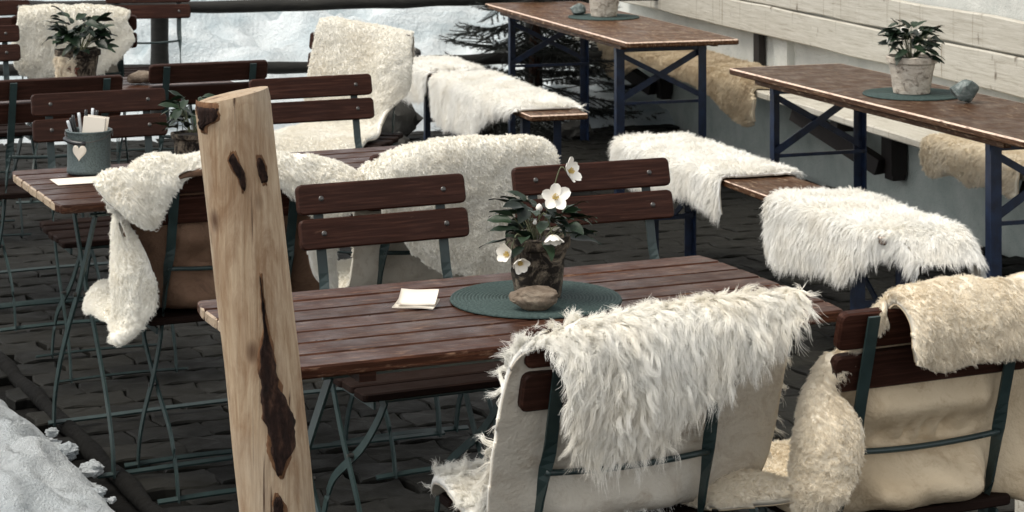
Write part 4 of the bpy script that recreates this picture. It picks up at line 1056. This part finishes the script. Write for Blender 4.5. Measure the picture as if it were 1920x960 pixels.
def stamen_mesh():
    b = MB(); rr = random.Random(3)
    for k in range(46):
        a = rr.uniform(0, 6.28); r_ = .0062 * math.sqrt(rr.random()); h = .0085 + rr.uniform(-.002, .0015)
        c = (r_ * math.cos(a), r_ * math.sin(a), h); e = (c[0] * .4, c[1] * .4, 0)
        b.tube([e, c], .0003, 3, False); b.lathe([(0, .0010), (.00105, 0), (0, -.0010)], 5, c)
    return b.mesh('stamens')
STAMEN = stamen_mesh(); STAMEN.materials.append(M_STAMEN)
def flower(parent, loc, direc, scale, open_=0.0, n=5, stem_from=None):
    q = Vector(direc).to_track_quat('Z', 'Y').to_matrix().to_4x4()
    fl = bpy.data.objects.new('flower', STAMEN); COL.objects.link(fl); fl.parent = parent
    fl.matrix_basis = Matrix.Translation(loc) @ q @ Matrix.Diagonal((scale, scale, scale, 1))
    for k in range(n):
        o = bpy.data.objects.new('petal', PETAL); COL.objects.link(o); o.parent = fl
        o.matrix_basis = TR((0, 0, 0), R(open_) + random.uniform(-.08, .08), random.uniform(-.1, .1), 2 * math.pi * k / n + random.uniform(-.08, .08), random.uniform(.92, 1.08))
    if stem_from is not None:
        mid = [(a + b) / 2 for a, b in zip(loc, stem_from)]; mid[2] += .03
        pts = spline([stem_from, mid, [loc[i] - .004 * direc[i] for i in range(3)]], 10)
        MB().tube(pts, .0014, 6).build('stem', M_STEM, parent, True)
def pot_body(r_base, r_rim, h, seed, mat, parent, rim=True):
    seg = 44; prof = [(r_base * .9, 0), (r_base, .003)] + [(r_base + (r_rim - r_base) * u, h * u) for u in np.linspace(.06, .80, 16)]
    if rim: prof += [(r_rim * .985 + .0035, h * .82), (r_rim + .005, h * .84), (r_rim + .006, h * .98), (r_rim + .003, h), (r_rim - .003, h), (r_rim - .005, h * .9)]
    b = MB().lathe([(0, 0)] + prof + [(0, h * .9)], seg)
    V = np.array(b.v); c = V[:, :2]; rad = np.linalg.norm(c, axis=1)
    an = np.arctan2(V[:, 1], V[:, 0]); dn = .0030 * fbm(np.stack([np.cos(an) * 3, np.sin(an) * 3, V[:, 2] * 40], 1), seed, 4) + .0016 * vnoise(np.stack([np.cos(an) * 9, np.sin(an) * 9, V[:, 2] * 160], 1), seed)
    k = np.where(rad > r_base * .5, 1 + dn / np.maximum(rad, 1e-4), 1); V[:, :2] *= k[:, None]; V[:, 2] += np.where((rad > r_base * .5) & (V[:, 2] > h * .95), dn, 0)
    b.v = [tuple(q) for q in V]
    o = b.build('pot', mat, parent, True); smooth_by_angle(o.data, 40)
    MB().lathe([(0, h * .93), (r_rim * .6, h * .935), (r_rim - .004, h * .91)], 20).build('soil', M_POTSOIL, parent, True)
    return o
def leaves(parent, n, r, h, spread, rr, up=.5, size=1.0, height=.05):
    for k in range(n):
        a = rr.uniform(0, 6.283); rad = r * math.sqrt(rr.random()) * .8
        el = rr.uniform(-.35, 1.0) * up; z = h + height * rr.random()
        reach = spread * rr.uniform(.15, 1.0)
        p = (math.cos(a) * (rad + reach * .6), math.sin(a) * (rad + reach * .6), z + (1 - reach / spread) * height)
        o = bpy.data.objects.new('leaf', LEAVES[k % 3]); COL.objects.link(o); o.parent = parent
        o.matrix_basis = TR(p, el, rr.uniform(-.6, .6), a - math.pi / 2 + rr.uniform(-.7, .7), size * rr.uniform(.75, 1.15))
        if k % 3 == 0:
            MB().tube([(p[0] * .25, p[1] * .25, h), (p[0] * .7, p[1] * .7, (h + p[2]) / 2 + .01), p], .0013, 5, False).build('stem', M_STEM, parent, True)

# mats
def placemat(loc, r, lab):
    prof = [(0, .002)]; n = 24
    for k in range(n):
        r0 = r * k / n; r1 = r * (k + 1) / n
        prof += [(r0 + (r1 - r0) * .3, .0055), (r0 + (r1 - r0) * .7, .0055), (r1, .0015)]
    prof += [(r - .0005, .0002)]
    o = MB().lathe(prof, 72).build('placemat', M_MAT, None, True); o.location = loc
    return tag(o, lab, 'placemat', 'round woven placemats')
ZT, ZBT = .7515, .7515
placemat((.050, 4.59, ZT), .181, 'round woven placemat under the pot with white flowers')
mB = spot(1712, 178, .75); placemat((mB[0], mB[1], ZBT), .185, 'round woven placemat under the pale birch pot')
mA = spot(1132, 33, .75); placemat((mA[0], mA[1], ZBT), .185, 'round woven placemat on the table cut by the top edge')

# pot with white flowers
z0 = ZT + .005
pl = empty('potted_flower', (.054, 4.585, z0), 0, 'hellebore with white flowers in a dark bark pot on the middle table', 'plant', 'potted plants on the tables')
pot_body(.047, .0635, .132, 3, M_BIRCHD, pl)
leaves(pl, 44, .05, .118, .075, random.Random(5), .7, .95, .05)
for (px, py, off) in ((945, 425, -.01), (1085, 395, .0), (1110, 405, -.02), (965, 390, .02), (1070, 430, -.03), (1100, 440, .01), (935, 445, 0.0), (1060, 385, .02), (985, 372, .03), (1045, 405, -.04)):
    d = 4.585 + off; x = (px - 960) / FOC * d - .054; z = HCAM - (py - HORIZON) * d / FOC - z0
    o = bpy.data.objects.new('leaf', LEAVES[int(px) % 3]); COL.objects.link(o); o.parent = pl
    o.matrix_basis = TR((x * .55, off, z - .01), R(15), random.uniform(-.4, .4), math.atan2(-(.0), x) - math.pi / 2 + random.uniform(-.3, .3), 1.1)
def at_pl(px, py, off, c=(.054, 4.585, z0)):
    d = c[1] + off; return ((px - 960) / FOC * d - c[0], off, HCAM - (py - HORIZON) * d / FOC - c[2])
S0 = (.0, .0, .12)
flower(pl, at_pl(1041, 371, -.075), (.05, -.9, .35), 1.12, -4, stem_from=(.01, .0, .13))
flower(pl, at_pl(1066, 322, .0), (.78, -.42, .28), 1.12, 6, stem_from=at_pl(1036, 360, .0))
flower(pl, at_pl(1035, 440, -.085), (.12, -.35, -.75), 1.0, 22, stem_from=at_pl(1008, 415, -.03))
flower(pl, at_pl(953, 478, -.092), (-.5, -.7, .3), 1.0, 28, stem_from=at_pl(985, 455, -.05))
flower(pl, at_pl(974, 490, -.095), (.25, -.8, -.4), .95, 30)
for (px, py, off, s) in ((1011, 390, -.03, .0075), (1003, 417, -.04, .0048), (944, 462, -.05, .0055)):
    c = at_pl(px, py, off)
    MB().lathe([(0, s * 1.3), (s * .7, s * .8), (s, 0), (s * .7, -s * .8), (0, -s)], 10, c).build('bud', M_PETAL, pl, True)
    MB().tube(spline([(c[0] * .4, off * .3, .12), (c[0] * .8, off * .8, c[2] * .75 + .04), (c[0], c[1], c[2] - s)], 8), .0012, 5).build('stem', M_STEM, pl, True)
stone('stone', M_STONE_BR, (.047, 4.470, ZT + .0045), (.100, .058, .044), 5, .1, 'flat brown stone in front of the flower pot on the middle table', 'stone', 'stones used as weights', sub=4, rough=.35, freq=1.6)

# birch pot on table B
plB = empty('potted_flower', (mB[0] - .005, mB[1], ZBT + .005), 0, 'small white-budded plant in a pale birch bark pot on the right-hand long table', 'plant', 'potted plants on the tables')
pot_body(.066, .088, .138, 7, M_BIRCHL, plB)
leaves(plB, 90, .07, .130, .055, random.Random(8), .9, 1.0, .075)
for k, (dx, dz) in enumerate(((-.035, .235), (-.085, .195), (.02, .225))):
    s = .013
    MB().lathe([(0, s), (s * .8, s * .7), (s, 0), (s * .6, -s * .9), (0, -s)], 10, (dx, -.03, dz)).build('bud', M_PETAL, plB, True)
    MB().tube(spline([(dx * .3, 0, .13), (dx * .8, -.02, dz - .03), (dx, -.03, dz - s)], 8), .0015, 5).build('stem', M_STEM, plB, True)
x, y = spot(1811, 193, .75)
stone('stone', M_STONE_GN, (x, y, ZBT), (.112, .085, .088), 12, .4, 'jagged grey-green stone beside the pale birch pot', 'stone', 'stones used as weights', sub=3, rough=.5, freq=1.5, facet=1.0)

# pot on table A (cut by the top edge)
plA = empty('potted_flower', (mA[0] + .002, mA[1], ZBT + .005), 0, 'bark-covered pot on the table cut by the top edge', 'plant', 'potted plants on the tables')
pot_body(.066, .085, .135, 9, M_BIRCHL, plA); leaves(plA, 24, .06, .13, .07, random.Random(4), .7, 1.0, .06)
x, y = spot(1084, 30, .75)
stone('stone', M_STONE_GN, (x, y, ZBT + .005), (.105, .08, .06), 15, .9, 'grey-green stone on the mat of the table cut by the top edge', 'stone', 'stones used as weights', sub=3, rough=.4, freq=1.5, facet=1.0)

# half-hidden plant on table 2
plC = empty('potted_flower', (*spot(362, 303, .75), ZT), 0, 'low leafy plant half hidden by the log post', 'plant', 'potted plants on the tables')
pot_body(.048, .060, .085, 11, M_BIRCHD, plC); leaves(plC, 60, .05, .085, .055, random.Random(2), .8, .95, .06)

# plant with a star on table 3
c3 = spot(146, 156, .75)
plD = empty('potted_flower', (*c3, ZT), 0, 'leafy plant in a bark pot with wool and a red-brown star', 'plant', 'potted plants on the tables')
pot_body(.064, .082, .130, 13, M_BIRCHD, plD)
leaves(plD, 110, .075, .125, .075, random.Random(12), .9, 1.1, .075)
starv = [(0, -.001, 0)] + [((.027 if k % 2 == 0 else .011) * math.sin(math.pi * k / 5), 0, (.027 if k % 2 == 0 else .011) * math.cos(math.pi * k / 5)) for k in range(10)]
sb = MB().add(starv + [(a, .005, b_) for a, _, b_ in starv], [(0, k, k % 10 + 1) for k in range(1, 11)] + [(11, 11 + k % 10 + 1, 11 + k) for k in range(1, 11)] + [(k, 11 + k, 11 + k % 10 + 1, k % 10 + 1) for k in range(1, 11)])
so = sb.build('star', M_FELT, plD); so.location = (.0, -.083, .058)
rr_ = np.random.default_rng(3); nW = 1500
aa = rr_.uniform(-2.75, -1.55, nW); zz_ = rr_.uniform(.02, .11, nW); rw = .068 + .016 * zz_ / .13
Pw = np.stack([rw * np.cos(aa), rw * np.sin(aa), zz_], 1); Nw = np.stack([np.cos(aa), np.sin(aa), aa * 0], 1)
tag(strands(plD, 'wool_tuft', M_WBEIGE, Pw, Nw, np.stack([aa * .07, zz_], 1), L=.022, cell=.012, k_clump=.4, comb=.3, stand=.7, curl=.4, turns=1.2, npt=5, rad=.0007, seed=5), kind='stuff')
x, y = spot(264, 158, .75)
stone('stone', M_STONE_BR, (x, y, ZT), (.105, .07, .05), 21, .2, 'grey-brown stone beside the plant with a star', 'stone', 'stones used as weights', sub=3, rough=.4, freq=1.5)

# napkin on the middle table
nx_, ny_ = -.199, 4.53
nap = empty('paper_napkin', (nx_, ny_, ZT), R(-14), 'folded cream paper napkin on the middle table', 'napkin')
def fold(v0): return v0
n = 9
def leafsheet(h1, lift, L=.088, W=.052, name='lower_fold'):
    v = []; f = []
    for i in range(n):
        for k in range(5):
            u = i / (n - 1) - .5; w = k / 4 - .5
            v.append((u * L, w * W, h1 + lift * (w + .5) ** 1.4 + .0012 * math.sin(u * 5 + h1 * 900)))
    for i in range(n - 1):
        for k in range(4): f.append((i * 5 + k, (i + 1) * 5 + k, (i + 1) * 5 + k + 1, i * 5 + k + 1))
    b = MB().add(v, f); m0 = len(v); b.add([(q[0], q[1], q[2] + .0016) for q in v], [tuple(reversed(q)) for q in f])
    rim = [i * 5 for i in range(n)] + [(n - 1) * 5 + k for k in range(1, 5)] + [i * 5 + 4 for i in range(n - 2, -1, -1)] + [k for k in range(3, 0, -1)]
    b.add([], []); b.f += [(rim[i], rim[(i + 1) % len(rim)], m0 + rim[(i + 1) % len(rim)], m0 + rim[i]) for i in range(len(rim))]
    return b
leafsheet(.0006, .009).build('lower_fold', M_PAPER, nap, True)
uo = leafsheet(.006, .022, .080, .046).build('upper_fold', M_PAPER, nap, True); uo.rotation_euler = (0, 0, R(5)); uo.location = (.003, .004, 0)

# bucket with pens and paper on table 2
bx_, by_ = spot(167, 325, .75)
bk = empty('metal_bucket', (bx_, by_, ZT + .0018), 0, 'speckled grey metal bucket with a heart, holding pens and paper slips', 'bucket')
br_, bh = .0625, .122
MB().lathe([(0, .002), (br_ * .97, .0), (br_, .003), (br_, .012), (br_ * .985, .016), (br_ * .985, bh - .012), (br_ + .001, bh - .006), (br_ + .003, bh - .003), (br_ + .003, bh), (br_ - .002, bh), (br_ - .004, bh - .006), (br_ - .004, .006), (0, .006)], 48).build('body', M_GALV, bk, True)
hv = []
hc_a = R(-106)
for k in range(40):
    a = 2 * math.pi * k / 40; hx = 16 * math.sin(a) ** 3; hz = 13 * math.cos(a) - 5 * math.cos(2 * a) - 2 * math.cos(3 * a) - math.cos(4 * a)
    hv.append((hx * .00138, hz * .00158))
def oncyl(x, z, off): a = hc_a + x / br_; r_ = br_ * .985 + off; return (r_ * math.cos(a), r_ * math.sin(a), .066 + z)
hb = MB(); rings = [1.0, .92, .6, .3]
vv = [oncyl(x * s, z * s, .0006 + (.0016 if 0 < i else 0)) for i, s in enumerate(rings) for x, z in hv] + [oncyl(0, 0, .0022)]
ff = [(i * 40 + k, i * 40 + (k + 1) % 40, (i + 1) * 40 + (k + 1) % 40, (i + 1) * 40 + k) for i in range(3) for k in range(40)] + [(120 + k, 120 + (k + 1) % 40, 160) for k in range(40)]
hb.add(vv, ff).build('heart', M_PAPER, bk, True)
MB().tube([((br_ + .004) * math.cos(a), (br_ + .006) * math.sin(a) - .012 * max(0, -math.sin(a)), bh - .004 - .022 * max(0, -math.sin(a))) for a in np.linspace(math.pi, 2 * math.pi, 21)], .0015, 6).build('handle', M_BOLT, bk, True)
MB().tube([((br_ + .0095) * math.cos(a), (br_ + .012) * math.sin(a) - .012 * max(0, -math.sin(a)), bh - .006 - .022 * max(0, -math.sin(a))) for a in np.linspace(R(215), R(275), 8)], .0065, 10).build('grip', M_BLACK, bk, True)
for s in (-1, 1):
    MB().tube([(s * (br_ + .004) , .008 * math.cos(a), bh - .008 + .009 * math.sin(a)) for a in np.linspace(0, 2 * math.pi, 15)], .0014, 5, False).build('handle_ring', M_BOLT, bk, True)
pb = MB().box((0, 0, .05), (.064, .012, .10)).build('paper_slips', M_PAPER, bk); pb.matrix_basis = TR((.008, -.005, .058), R(-4), R(5), R(-8))
pb = MB().box((0, 0, .05), (.062, .006, .10)).build('paper_slips', M_PAPER, bk); pb.matrix_basis = TR((.010, .010, .060), R(-9), R(7), R(-4))
for k, (x, y, dx, dy, ln, m) in enumerate([(-.035, .0, -.030, .0, .155, M_BLACK), (-.038, .014, -.022, .01, .160, M_BLACK), (-.028, .02, -.016, .02, .165, M_PALE), (-.015, .035, -.008, .02, .172, M_BLACK), (.0, .035, .0, .02, .176, M_PALE), (-.04, -.012, -.03, -.005, .150, M_PALE), (.008, .038, .006, .02, .170, M_BLACK)]):
    p0 = np.array([x * .5, y * .5, .010]); p1 = np.array([x + dx * .6, y + dy, ln])
    MB().tube([p0, p0 + (p1 - p0) * .9, p0 + (p1 - p0) * .94, p1], [.0042, .0042, .0046, .004], 8).build('pen', m, bk, True)
pp = MB().box((0, 0, 0), (.17, .11, .0012)).build('paper_sheet', M_PAPER)
x, y = spot(158, 338, .752); pp.location = (x, y, .7519); pp.rotation_euler = (0, 0, R(24))
tag(pp, 'flat cream sheet of paper under the grey bucket', 'paper')
